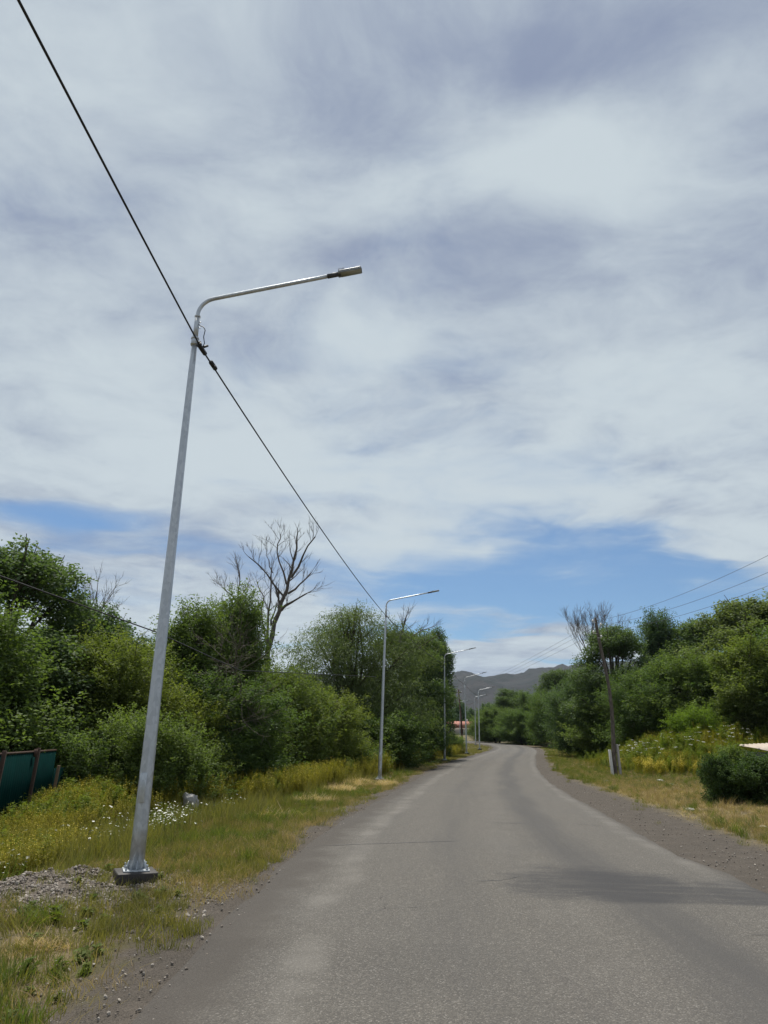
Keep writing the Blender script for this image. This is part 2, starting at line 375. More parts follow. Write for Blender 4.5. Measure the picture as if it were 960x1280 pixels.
def m_road():
    m, t, fin = mat('asphalt'); p = t.pos(); x, y, z = t.sep(p)
    la = t.attr('lat'); lo = t.attr('lon'); lv = t.comb(la, t.m('MULTIPLY', lo, 0.05), 0.0)
    agg = t.vor(p, 95, out='Color'); av = t.sep(agg)[0]; ad = t.vor(p, 95)
    nf = t.noise(p, 120, 3, 0.7); nm = t.noise(p, 1.1, 5, 0.6); nb = t.noise(p, 0.22, 4, 0.5)
    streak = t.noise(lv, 2.2, 4, 0.55); streak2 = t.noise(t.vm('ADD', lv, (9, 3, 0)), 7.0, 3, 0.6)
    base = t.mix(av, (0.090, 0.081, 0.069), (0.180, 0.164, 0.139))
    base = t.mix(t.m('MULTIPLY', t.ss(av, 0.88, 0.96), 0.6), base, (0.34, 0.32, 0.285))
    base = t.mix(t.m('MULTIPLY', t.ss(ad, 0.42, 0.62), 0.55), base, (0.050, 0.048, 0.045))
    base = t.mix(t.m('MULTIPLY', nf, 0.3), base, (0.08, 0.078, 0.072))
    ng_ = t.noise(p, 26, 4, 0.7); base = t.mix(t.ss(ng_, 0.35, 0.65, 0.0, 0.38), base, (0.062, 0.058, 0.052)); base = t.mix(t.ss(t.noise(t.vm('ADD', p, (3, 1, 2)), 34, 3, 0.7), 0.55, 0.72, 0.0, 0.3), base, (0.27, 0.255, 0.225))
    # traffic wear: polished darker tracks, dusty paler margins between them
    tr = t.m('ADD', t.m('MULTIPLY', t.m('SUBTRACT', streak, 0.5), 1.3), t.m('MULTIPLY', t.m('SUBTRACT', streak2, 0.5), 0.7))
    lj = t.m('ADD', la, t.m('MULTIPLY', t.m('SUBTRACT', nb, 0.5), 0.9))
    def track(c, wd): return t.ss(t.m('ABSOLUTE', t.m('SUBTRACT', lj, c)), wd, wd*0.2)
    w1 = t.m('ADD', t.m('MULTIPLY', track(1.0, 0.62), 0.9), t.m('MULTIPLY', track(-0.75, 0.5), 0.28))
    base = t.mix(t.m('MULTIPLY', t.m('ADD', w1, tr), 0.78, clamp=True), base, (0.066, 0.063, 0.060))
    pale = t.m('ADD', t.m('MULTIPLY', track(-2.1, 0.26), 1.1), t.m('MULTIPLY', track(2.62, 0.3), 0.9))
    pale = t.m('ADD', pale, t.m('MULTIPLY', track(0.15, 0.4), 0.3))
    base = t.mix(t.m('MULTIPLY', t.m('MULTIPLY', pale, t.ss(nm, 0.3, 0.75)), 0.34, clamp=True), base, (0.235, 0.22, 0.195))
    # edge: brown dust creeping in
    e = t.m('ADD', t.ss(t.m('ADD', la, t.m('MULTIPLY', t.m('SUBTRACT', nm, 0.5), 1.1)), -2.25, -2.75), t.m('MULTIPLY', t.ss(t.m('ADD', la, t.m('MULTIPLY', t.m('SUBTRACT', nf, 0.5), 0.5)), 2.6, 2.95), 0.8), clamp=True)
    base = t.mix(t.m('MULTIPLY', e, 0.88), base, t.mix(t.ss(nf, 0.3, 0.7), (0.040, 0.035, 0.030), (0.092, 0.081, 0.069)))
    # streaky dark patch in the asphalt colour, soft-sided with a nearly straight front edge
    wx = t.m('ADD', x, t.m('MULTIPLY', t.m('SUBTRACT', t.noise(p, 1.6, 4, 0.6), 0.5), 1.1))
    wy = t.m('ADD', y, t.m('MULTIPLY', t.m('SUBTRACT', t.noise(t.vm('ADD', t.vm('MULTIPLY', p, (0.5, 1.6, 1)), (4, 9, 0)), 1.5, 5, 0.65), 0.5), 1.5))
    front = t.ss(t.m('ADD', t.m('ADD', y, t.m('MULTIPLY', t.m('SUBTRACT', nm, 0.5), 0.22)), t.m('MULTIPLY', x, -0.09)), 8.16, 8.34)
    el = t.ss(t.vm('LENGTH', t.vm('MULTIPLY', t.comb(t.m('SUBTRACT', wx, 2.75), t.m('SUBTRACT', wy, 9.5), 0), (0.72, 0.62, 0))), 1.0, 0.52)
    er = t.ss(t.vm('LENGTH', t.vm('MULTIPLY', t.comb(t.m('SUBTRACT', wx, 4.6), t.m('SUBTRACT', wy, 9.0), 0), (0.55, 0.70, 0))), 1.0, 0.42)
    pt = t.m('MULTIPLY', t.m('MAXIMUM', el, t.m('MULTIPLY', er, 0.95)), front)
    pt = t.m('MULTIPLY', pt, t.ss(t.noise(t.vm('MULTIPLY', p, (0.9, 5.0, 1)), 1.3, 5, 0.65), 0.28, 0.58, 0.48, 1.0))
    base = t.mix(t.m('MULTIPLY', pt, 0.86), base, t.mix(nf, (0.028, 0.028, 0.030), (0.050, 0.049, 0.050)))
    base = t.mix(t.m('MULTIPLY', t.ss(nb, 0.45, 0.7), 0.22), base, (0.085, 0.082, 0.078))
    hgt = t.m('ADD', t.m('MULTIPLY', ad, -0.8), t.m('MULTIPLY', nf, 0.4))
    fin(t.bsdf(base, 0.88, normal=t.bump(hgt, 0.55, 0.012), spec=0.25)); return m
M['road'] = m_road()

def m_galv():
    m, t, fin = mat('galvanised'); p = t.obj()
    v = t.sep(t.vor(t.vm('MULTIPLY', p, (1, 1, 0.6)), 28, out='Color'))[0]
    st = t.noise(t.vm('MULTIPLY', p, (9, 9, 0.5)), 2.5, 4, 0.6)
    c = t.mix(v, (0.44, 0.47, 0.49), (0.58, 0.61, 0.63)); c = t.mix(t.m('MULTIPLY', t.ss(st, 0.45, 0.75), 0.35), c, (0.36, 0.38, 0.39))
    fin(t.bsdf(c, t.m('ADD', t.m('MULTIPLY', v, 0.12), 0.36), 0.62, normal=t.bump(st, 0.08, 0.01))); return m
M['galv'] = m_galv()
def simple(name, c, rough=0.6, metal=0.0, var=0.25, scale=9.0, bump=0.2, spec=None):
    m, t, fin = mat(name); p = t.obj(); n = t.noise(p, scale, 5, 0.65)
    cc = t.mix(n, tuple(q*(1-var) for q in c), tuple(min(1, q*(1+var)) for q in c))
    fin(t.bsdf(cc, rough, metal, normal=t.bump(n, bump, 0.01), spec=spec)); return m
M['bitumen'] = simple('bitumen_paint', (0.030, 0.025, 0.021), 0.6, 0, 0.6, 7, 0.5)
M['lampgrey'] = simple('lamp_grey', (0.22, 0.23, 0.23), 0.45, 0.2, 0.1)
M['lampdark'] = simple('lamp_dark', (0.055, 0.055, 0.058), 0.5, 0.1)
M['lens'] = simple('lens', (0.33, 0.33, 0.28), 0.25, 0, 0.1)
M['black'] = simple('black_rubber', (0.014, 0.014, 0.015), 0.6)
M['wire_dark'] = simple('wire_dark', (0.05, 0.055, 0.06), 0.5)
M['steel'] = simple('steel_band', (0.09, 0.08, 0.075), 0.6, 0.5)
M['concrete'] = simple('concrete', (0.62, 0.61, 0.57), 0.9, 0, 0.25, 5, 0.4)
M['concrete_grey'] = simple('concrete_grey', (0.36, 0.34, 0.31), 0.9, 0, 0.25, 5, 0.4)
M['porcelain'] = simple('porcelain', (0.75, 0.74, 0.70), 0.3, 0, 0.05)
M['fence_green'] = simple('fence_green', (0.002, 0.021, 0.019), 0.85, 0, 0.35, 3, 0.15, 0.02)
M['rust'] = simple('rust', (0.075, 0.043, 0.030), 0.85, 0.1, 0.5, 14, 0.5)
M['rust_pale'] = simple('rust_pale', (0.19, 0.125, 0.075), 0.85, 0.1, 0.4, 14, 0.5)
M['rock'] = simple('rock', (0.34, 0.33, 0.31), 0.9, 0, 0.35, 4, 0.7)
M['rock_white'] = simple('rock_white', (0.58, 0.56, 0.52), 0.9, 0, 0.2, 6, 0.5)
M['pebble'] = flat_mat('pebble', (0.190, 0.160, 0.132), 0.95)
M['roof_sheet'] = simple('roof_sheet', (0.40, 0.345, 0.285), 0.85, 0, 0.35, 6, 0.3, 0.2)
M['plank'] = simple('plank', (0.22, 0.22, 0.20), 0.85, 0, 0.35, 8, 0.5)
M['plaster'] = simple('plaster', (0.45, 0.42, 0.37), 0.9, 0, 0.15, 3)
M['red_roof'] = simple('red_roof', (0.33, 0.13, 0.09), 0.8, 0, 0.25, 4)
M['glass_dark'] = simple('glass_dark', (0.03, 0.035, 0.04), 0.1)
M['tar'] = simple('tar', (0.045, 0.043, 0.042), 0.6)

# ------------------------------------------------------------------ ground sheet
def axis(a0, a1, fine, lo, hi, grow=1.13):
    mid = list(np.arange(a0, a1+1e-6, fine)); s = fine; v = a1
    while v < hi: s *= grow; v += s; mid.append(v)
    s = fine; v = a0; pre = []
    while v > lo: s *= grow; v -= s; pre.append(v)
    return np.array(pre[::-1]+mid)
gx = axis(-13, 15, 0.16, -5000, 5000); gy = axis(3.5, 34, 0.16, -900, 5000, 1.045)
GX, GY = np.meshgrid(gx, gy); dd = road_d(GX, GY).reshape(GX.shape)
GZ = ground_z(GX, GY, dd)
nx_, ny_ = len(gx), len(gy); ii = np.arange(nx_*ny_).reshape(ny_, nx_)
GQ = np.stack([ii[:-1, :-1], ii[:-1, 1:], ii[1:, 1:], ii[1:, :-1]], -1).reshape(-1, 4)
me = np_mesh('ground', np.stack([GX, GY, GZ], -1).reshape(-1, 3), GQ, attrs={'road_d': ('P', dd.ravel())}, smooth=True)
o = link('ground', me, M['ground']); o['kind'] = 'structure'

# ------------------------------------------------------------------ road
K = 25
lat = np.linspace(-3.05, 2.9, K)
S2 = LINE; ns = len(S2); arc = np.concatenate([[0], np.cumsum(np.linalg.norm(np.diff(S2, axis=0), axis=1))])
LATM = np.repeat(lat[None], ns, 0).copy()
LATM[:, 0] += (vnoise(arc*0.9, arc*0+3, 5, 4)-0.5)*0.35; LATM[:, -1] += (vnoise(arc*0.8, arc*0+8, 6, 4)-0.5)*0.4 + (vnoise(arc*3.3, arc*0+2, 16, 3)-0.5)*0.22
RX = S2[:, None, 0]+NRM[:, None, 0]*LATM; RY = S2[:, None, 1]+NRM[:, None, 1]*LATM
RZ = zr(RY) + 0.02 + 0.035*(1-(LATM/2.9)**2)
RZ[:, 0] -= 0.025; RZ[:, -1] -= 0.025
ii = np.arange(ns*K).reshape(ns, K)
RQ = np.stack([ii[:-1, :-1], ii[:-1, 1:], ii[1:, 1:], ii[1:, :-1]], -1).reshape(-1, 4)
me = np_mesh('road', np.stack([RX, RY, RZ], -1).reshape(-1, 3), RQ, attrs={'lat': ('P', LATM.ravel()), 'lon': ('P', np.repeat(arc, K))}, smooth=True)
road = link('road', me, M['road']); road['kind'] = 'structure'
def road_z(x, y):
    d = float(road_d([x], [y])[0]); return float(zr(y)) + 0.02 + 0.035*(1-(d/2.9)**2)
def crack(pts, wd, seed):
    r = random.Random(seed); P2 = []
    for (x0, y0), (x1, y1) in zip(pts[:-1], pts[1:]):
        n = max(3, int(math.hypot(x1-x0, y1-y0)/0.08))
        for k in range(n):
            t = k/n; P2.append((x0+(x1-x0)*t + r.uniform(-.014, .014), y0+(y1-y0)*t + r.uniform(-.022, .022)))
    P2.append(pts[-1]); V = []; n = len(P2)
    for k, (x, y) in enumerate(P2):
        ww = wd*r.uniform(0.35, 1.0)*min(1, 6*min(k+0.3, n-k-0.7)/n)
        V += [(x, y-ww, road_z(x, y-ww)+0.004), (x, y+ww, road_z(x, y+ww)+0.004)]
    return link('crack', np_mesh('crack', V, [(2*k, 2*k+2, 2*k+3, 2*k+1) for k in range(n-1)]), M['tar'], road)
crack([(-1.0, 12.5), (0.2, 12.85), (1.45, 13.25)], 0.022, 1)
crack([(1.15, 9.55), (1.45, 9.62), (1.78, 9.95)], 0.016, 2)
crack([(2.2, 16.2), (3.1, 16.35)], 0.020, 3)
crack([(4.0, 16.6), (4.7, 16.2)], 0.016, 4)
crack([(-1.6, 18.5), (-0.6, 18.9)], 0.02, 5)
crack([(9.1, 62.5), (12.9, 60.8)], 0.05, 6)
crack([(-0.2, 7.6), (0.1, 8.0), (0.05, 8.5), (0.3, 9.1)], 0.007, 7)
crack([(0.1, 8.0), (0.55, 8.15)], 0.006, 8)
crack([(3.2, 7.2), (3.9, 7.5), (4.3, 7.45)], 0.009, 9)
crack([(0.9, 22.5), (2.6, 22.9), (4.4, 22.6)], 0.018, 10)
crack([(3.3, 33.0), (6.2, 32.2)], 0.025, 11)
crack([(3.0, 12.0), (3.05, 13.4), (3.3, 15.0)], 0.010, 12)

# ------------------------------------------------------------------ hills behind the valley
hx = np.linspace(-3000, 4200, 320); hy = np.linspace(2300, 4700, 150)
HX, HY = np.meshgrid(hx, hy)
rid = 1-np.abs(2*vnoise(HX/520, HY/520, 40, 6, 0.52)-1)
rid2 = 1-np.abs(2*vnoise(HX/190+3, HY/230, 77, 5, 0.55)-1)
prof = np.interp(HX[0], [-3000, -1200, 100, 300, 372, 470, 560, 700, 850, 1000, 1500, 2600, 4200], [307, 277, 236, 254, 284, 250, 264, 294, 322, 342, 392, 352, 272])
up = sstep(HY, 2300, 3150)*(1-0.25*sstep(HY, 3200, 4700))
HZ = zr(HY)*0.9 + up*(prof[None]-zr(3100)*0.9)*(0.80+0.20*rid) + up*(rid2-0.6)*105*(1-0.85*np.exp(-((HY-3150)/260)**2)) - 6
ii = np.arange(HX.size).reshape(HX.shape)
HQ = np.stack([ii[:-1, :-1], ii[:-1, 1:], ii[1:, 1:], ii[1:, :-1]], -1).reshape(-1, 4)
m, t, fin = mat('hillside'); p = t.pos()
a = t.noise(p, 0.012, 6, 0.65); b = t.noise(p, 0.05, 5, 0.7); c3 = t.noise(p, 0.004, 4)
c = t.mix(t.ss(a, 0.38, 0.62), (0.034, 0.031, 0.029), (0.016, 0.020, 0.016)); c = t.mix(t.m('MULTIPLY', t.ss(b, 0.5, 0.65), 0.7), c, (0.012, 0.017, 0.013))
c = t.mix(t.m('MULTIPLY', t.ss(c3, 0.5, 0.7), 0.5), c, (0.042, 0.037, 0.034))
fin(t.bsdf(c, 0.95, normal=t.bump(b, 0.6, 8.0), spec=0.1)); M['hill'] = m
o = link('hills', np_mesh('hills', np.stack([HX, HY, HZ], -1).reshape(-1, 3), HQ, smooth=True), M['hill']); o['kind'] = 'structure'

# ------------------------------------------------------------------ street lamps
def lamp_proto():
    root = empty('street_lamp', (0, 0, 0))
    f = MB(); f.box((0, 0, -0.13), (0.46, 0.46, 0.30), R(28)); b_ = f.build('foundation_block', M['bitumen'], root); bevel(b_, 0.012)
    f = MB(); f.box((0, 0, 0.03), (0.30, 0.30, 0.018), R(24)); bevel(f.build('base_plate', M['galv'], root), 0.003)
    f = MB(); zs = np.linspace(0.039, 7.12, 16)
    f.tube([(0, 0, z) for z in zs], [0.090-(0.090-0.041)*z/7.12 for z in zs], 8, True, R(22.5)); f.build('shaft', M['galv'], root)
    for k in range(4):
        a = R(24+90*k); f = MB()
        c, s = math.cos(a), math.sin(a); tx, ty = -s*0.004, c*0.004
        P0 = [(0.078, 0.039), (0.130, 0.039), (0.130, 0.052), (0.080, 0.155)]
        V = [(r*c+sg*tx, r*s+sg*ty, z) for sg in (-1, 1) for r, z in P0]
        f.add(V, [(0, 1, 2, 3), (7, 6, 5, 4), (0, 4, 5, 1), (1, 5, 6, 2), (2, 6, 7, 3), (3, 7, 4, 0)]); f.build('gusset', M['galv'], root)
        a2 = R(24+45+90*k); q = (0.168*math.cos(a2), 0.168*math.sin(a2))
        f = MB(); f.tube([(*q, 0.039), (*q, 0.062)], 0.016, 6); f.tube([(*q, 0.062), (*q, 0.095)], 0.009, 6); f.build('anchor_bolt', M['galv'], root)
    f = MB(); f.box((0.0, -0.088, 0.95), (0.085, 0.018, 0.34)); bevel(f.build('service_door', M['galv'], root), 0.004)
    f = MB(); f.tube([(0, 0, 7.06), (0, 0, 7.20)], 0.054, 12); f.tube([(0, 0, 7.075), (0, 0, 7.095)], 0.060, 12); f.tube([(0, 0, 7.165), (0, 0, 7.185)], 0.060, 12)
    f.build('collar', M['galv'], root)
    f = MB(); f.tube([(0, 0, 7.2), (0, 0, 7.55)], 0.038, 12); f.tube([(0, 0, 7.535), (0, 0, 7.562)], 0.044, 12); f.build('sleeve', M['galv'], root, True)
    for z in (7.36, 7.45):
        f = MB(); f.tube([(0.036, 0, z), (0.062, 0, z)], 0.008, 6); f.build('set_screw', M['galv'], root)
    el = R(12.5); r_ = 0.28; pts = [(0, 0, 7.55), (0, 0, 7.58)]
    for k in range(1, 11):
        a = (math.pi/2-el)*k/10; pts.append((r_*(1-math.cos(a)), 0, 7.58+r_*math.sin(a)))
    e = Vector(pts[-1]); di = Vector((math.cos(el), 0, math.sin(el)))
    pts += [e+di*0.6, e+di*1.2, e+di*1.80]
    f = MB(); f.tube(pts, 0.029, 12); f.build('bracket_arm', M['galv'], root, True)
    tip = e+di*1.80
    lum = empty('luminaire', (0, 0, 0)); D.objects.remove(lum)
    # luminaire: slim flat LED head, a short dark spigot behind it
    up_ = Vector((-math.sin(el), 0, math.cos(el)))
    def lbox(f, a0, a1, hw, z0, z1, k=1.0):
        V = []
        for zz, kk in ((z0, 1.0), (z1, k)):
            for aa, sy in ((a0, -1), (a1, -1), (a1, 1), (a0, 1)):
                ac = (a0+a1)/2 + (aa-(a0+a1)/2)*kk
                V.append(tip+di*ac+Vector((0, sy*hw*kk, 0))+up_*zz)
        f.add(V, [(3, 2, 1, 0), (4, 5, 6, 7), (0, 1, 5, 4), (1, 2, 6, 5), (2, 3, 7, 6), (3, 0, 4, 7)])
    f = MB(); lbox(f, 0.10, 0.47, 0.066, -0.020, 0.030, 0.93); h_ = bevel(f.build('luminaire_head', M['lampgrey'], root), 0.008)
    f = MB(); f.tube([tip-di*0.06, tip+di*0.14], 0.037, 10); f.build('spigot_clamp', M['lampdark'], h_)
    f = MB(); lbox(f, 0.15, 0.455, 0.056, -0.026, -0.0202); f.build('lens', M['lens'], h_)
    for k in range(5):
        f = MB(); lbox(f, 0.12+0.02*k, 0.128+0.02*k, 0.08, 0.0345, 0.046); f.build('cooling_fin', M['lampgrey'], h_)
    # cable hook on the back of the collar
    f = MB(); f.box((0.065, -0.02, 7.10), (0.07, 0.03, 0.03)); f.tube([(0.085, -0.03, 7.10), (0.115, -0.045, 7.06), (0.125, -0.055, 7.00)], 0.012, 6)
    f.build('cable_hook', M['lampdark'], root)
    f = MB(); f.tube([(0.04, -0.03, 7.40), (0.08, -0.05, 7.36), (0.13, -0.07, 7.33), (0.17, -0.10, 7.26), (0.15, -0.08, 7.16), (0.17, -0.07, 7.06), (0.135, -0.06, 6.98)], 0.007, 5)
    f.build('drop_wire', M['black'], root, True)
    return root
LAMPS = [  # x, y, base z, lean to the right (deg), turn of the arm (deg), scale, label
    (-2.87, 9.70, 0.05, 0.2, -3, 1.0, 'nearest and tallest galvanised street lamp on black block beside the gravel heap'),
    (0.05, 34.0, None, 1.1, -6, 1.0, 'second nearest galvanised street lamp, standing in front of the grey-green willow'),
    (4.92, 58.3, None, 0.2, -11, 1.0, 'third nearest street lamp, standing at the left road edge just before the bend'),
    (9.25, 82.0, None, -0.9, -18, 1.0, 'fourth street lamp along the left verge, beside the reddish roof'),
    (13.74, 106.0, None, -0.2, -10, 1.0, 'fifth street lamp along, on the small grass point inside the bend'),
    (16.2, 130.0, None, 0.0, 5, 1.0, 'sixth street lamp along, its foot by the far kerbless edge of the bend'),
    (15.9, 152.0, None, 0.0, 20, 0.97, 'far street lamp whose arm shows just left of the fourth lamp pole'),
    (13.0, 172.0, None, 0.0, 30, 0.97, 'farthest street lamp, its curved arm showing left of the third lamp pole')]
lp = lamp_proto()
for i, (x, y, z, lean, tz, sc, lab) in enumerate(LAMPS):
    o = lp if i == 0 else copy_tree(lp)
    if z is None: z = gz(x, y) + 0.10
    o.location = (x, y, z); o.rotation_euler = (0, R(lean), R(tz)); o.scale = (sc, sc, sc)
    tag(o, lab, 'street lamp', 'galvanised street lamps along the left verge')

# ------------------------------------------------------------------ cables
def wire(name, anchors, rad, m, label, sag=0.25, sides=6, seg=24):
    f = MB(); pts = []
    for a, b in zip(anchors[:-1], anchors[1:]):
        a, b = Vector(a), Vector(b)
        for k in range(seg):
            t = k/seg; q = a.lerp(b, t); q.z -= sag*4*t*(1-t)*min(1, (b-a).length/25); pts.append(q)
    pts.append(Vector(anchors[-1])); f.tube(pts, rad, sides)
    return tag(f.build(name, m, None, True), label, 'cable')
hooks = []
for (x, y, z, lean, tz, sc, lab) in LAMPS:
    z = 0.05 if z is not None else gz(x, y)+0.10
    hooks.append((x+0.12*math.cos(R(tz))+7*math.sin(R(lean)), y-0.055, z+6.99*sc))
wire('overhead_cable', [(-3.25, -14.5, 7.05)]+hooks, 0.0135, M['black'], 'black overhead cable strung from lamp to lamp above the left verge', 0.22)
f = MB(); h0 = Vector(hooks[0])
dirc = (Vector(hooks[1])-h0).normalized()
f.tube([h0-dirc*0.10, h0+dirc*0.16], 0.034, 8); f.tube([h0+dirc*0.02+Vector((0, 0, 0.02)), h0+dirc*0.10+Vector((0.05, 0, 0.10))], 0.02, 6)
f.tube([h0+dirc*0.42, h0+dirc*0.62], 0.036, 8); f.tube([h0+dirc*0.52, h0+dirc*0.52+Vector((0.05, 0, -0.06))], 0.028, 6)
tag(f.build('cable_clamp', M['black']), 'black plastic clamp gripping the cable at the nearest lamp', 'clamp')
wire('service_cable', [at(-160, 668, 11.5), at(0, 720, 14.0), at(195, 790, 19.0), at(300, 838, 27.0), at(470, 846, 41.5)], 0.016, M['black'], 'thin dark cable slanting down across the left trees behind the nearest lamp', 0.0)

# ------------------------------------------------------------------ wooden utility pole on the right verge
ub = Vector((13.35, 44.0, 0)); ub.z = gz(ub.x, ub.y)
ut = at(744, 772, 43.6)
up = empty('utility_pole', ub)
tag(up, 'leaning weathered wooden utility pole strapped to two white concrete stubs', 'utility pole')
rel = ut-ub
f = MB(); n = 14; pts = []; rad = []
for k in range(n+1):
    t = k/n; q = rel*t; q.x += 0.28*math.sin(math.pi*t)**2; pts.append((q.x, q.y, q.z-0.25*(1-t))); rad.append(0.128-0.048*t + 0.006*math.sin(9*t))
f.tube(pts, rad, 10); f.build('shaft', M['pole_wood'], up, True)
for sx, m_, hh in ((-0.17, 'concrete', 1.45), (0.27, 'concrete_grey', 1.75)):
    f = MB(); f.box((sx-0.03, -0.10, hh/2-0.2), (0.13, 0.17, hh+0.2), 0.1, 0.9, (-0.10, 0)); bevel(f.build('concrete_stub', M[m_], up), 0.012)
for z in (0.45, 1.22):
    f = MB(); xo = -0.045*z
    f.tube([(xo+0.33*math.cos(a), 0.19*math.sin(a), z+0.02*math.sin(2*a)) for a in np.linspace(0, 2*math.pi, 17)], 0.016, 5); f.build('strap', M['steel'], up)
for k, (sx, dz_) in enumerate(((-0.22, -0.25), (0.24, -0.45), (-0.22, -0.9), (0.22, -1.15))):
    q = rel + Vector((sx+0.05, -0.05, dz_)); f = MB()
    f.tube([(q.x-sx, q.y, q.z-0.05), (q.x, q.y, q.z-0.05), (q.x, q.y, q.z)], 0.012, 5); f.tube([(q.x, q.y, q.z), (q.x, q.y, q.z+0.06), (q.x, q.y, q.z+0.12)], [0.05, 0.06, 0.03], 8)
    f.build('insulator', M['porcelain'], up)
fp = empty('utility_pole', (14.75, 140, gz(14.75, 140)))
fp_top = at(573, 862, 140)-fp.location
tag(fp, 'slender brown wooden pole in the distance above the reddish roof', 'utility pole')
f = MB(); f.tube([(0.3, 0, -0.2), (0.15, 0, 4), tuple(fp_top)], [0.17, 0.15, 0.12], 8); f.build('shaft', M['rust'], fp, True)
f = MB(); f.box(fp_top-Vector((0, 0, 0.5)), (1.3, 0.1, 0.1)); f.build('crossarm', M['rust'], fp)
for sx in (-0.55, 0.55):
    f = MB(); f.tube([fp_top+Vector((sx, 0, -0.45)), fp_top+Vector((sx, 0, -0.25))], [0.05, 0.03], 6); f.build('insulator', M['porcelain'], fp)
for k, (v0, dz_) in enumerate(((684, -0.2), (712, -0.5), (733, -0.85))):
    wire('power_line', [at(1060, v0-42, 22.0), ut+Vector((0.05, 0, dz_)), fp.location+fp_top+Vector((0, 0, -0.3*k))], 0.007, M['wire_dark'],
         ['topmost', 'middle', 'lowest'][k]+' of three thin power lines crossing the right-hand sky', 0.5)

# ------------------------------------------------------------------ green sheet-metal fence
F0, F1 = at(-75, 960, 12.6), at(70, 938, 21.0); F0.z = F1.z = 0
fence = empty('metal_fence', (F0.x, F0.y, -0.55)); tag(fence, 'dark green corrugated metal fence with rusty posts at the left edge', 'fence')
fd = F1-F0; L = fd.length; fdn = fd.normalized(); fn = Vector((fdn.y, -fdn.x, 0))
top0, top1 = 1.72, 1.72
def sheet(s0, s1, z0, z1, off=0.0):
    n = int((s1-s0)/0.045); V = []
    for k in range(n+1):
        s_ = s0+(s1-s0)*k/n; w_ = 0.010 if (k//1) % 4 in (0, 1) else -0.010
        p_ = fdn*s_+fn*(w_+off); V += [(p_.x, p_.y, z0), (p_.x, p_.y, z1)]
    me_ = np_mesh('sheet', V, [(2*k, 2*k+2, 2*k+3, 2*k+1) for k in range(n)])
    o_ = link('sheet', me_, M['fence_green'], fence); sd = o_.modifiers.new('s', 'SOLIDIFY'); sd.thickness = 0.002
    return o_
s_ = 0.0
while s_ < L-0.3:
    sheet(s_, min(s_+1.15, L), 0.02, top0+random.uniform(-.01, .01), 0.004*(int(s_*10) % 2)); s_ += 1.12
sheet(L+0.05, L+1.05, 0.0, 1.28); sheet(L+1.07, L+2.1, 0.0, 1.25)
for s_, hgt, mm in ((0.0, 1.85, 'rust'), (L*0.36, 1.86, 'rust'), (L*0.70, 1.88, 'rust'), (L+0.01, 1.40, 'rust_pale'), (L+2.1, 1.35, 'rust')):
    q = fdn*s_+fn*0.05; f = MB(); f.box((q.x, q.y, hgt/2-0.05), (0.075, 0.075, hgt), math.atan2(fdn.y, fdn.x), 1.0, (0.08, -0.06)); bevel(f.build('post', M[mm], fence), 0.006)
for z in (0.35, top0+0.025):
    f = MB(); f.tube([fdn*0+Vector((0, 0, z)), fdn*L+Vector((0, 0, z))], 0.028, 4, True, R(45)); f.build('rail', M['rust'], fence)
    if z > 1: f = MB(); f.tube([fdn*L*0.705+fn*0.06+Vector((0, 0, z-0.12)), fdn*L*0.705+fn*0.06+Vector((0, 0, z+0.06))], 0.045, 6); f.build('post_cap', M['rust'], fence)

# ------------------------------------------------------------------ low shed at the right edge
sp = at(938, 939, 24.6)
shed = empty('shed', (sp.x+1.05, 24.9, gz(sp.x+1.1, 24.9))); tag(shed, 'low grey plank shed with a pale corrugated roof behind the hedge', 'shed')
hz_ = 1.60-shed.location.z-0.10
for k in range(18):
    f = MB(); f.box((0.07+0.15*k, 0, hz_/2), (0.14, 0.025, hz_-0.02*(k % 3)), 0); f.build('plank', M['plank'], shed)
for k in range(14):
    f = MB(); f.box((0, 0.09+0.15*k, hz_/2), (0.025, 0.14, hz_)); f.build('plank', M['plank'], shed)
for q in ((2.7, 0.03), (2.7, 2.1), (0.04, 2.1)):
    f = MB(); f.box((*q, hz_/2), (0.09, 0.09, hz_)); f.build('post', M['plank'], shed)
V = []; nn = 80
for k in range(nn+1):
    x = -0.22+3.2*k/nn; zc = 0.022*math.sin(2*math.pi*x/0.15)
    V += [(x, -0.30, hz_+0.02+zc+0.06*x), (x, 1.0, hz_+0.15+zc+0.07*x), (x, 2.3, hz_+0.24+zc+0.07*x)]
o = link('roof', np_mesh('roof', V, [(3*k+j, 3*k+3+j, 3*k+4+j, 3*k+1+j) for k in range(nn) for j in (0, 1)], smooth=True), M['roof_sheet'], shed)
sd = o.modifiers.new('s', 'SOLIDIFY'); sd.thickness = 0.012
for k in range(3):
    f = MB(); f.box((1.3, -0.2+1.1*k, hz_-0.02+0.10*k+0.02), (3.0, 0.06, 0.06)); f.build('rafter', M['plank'], shed)

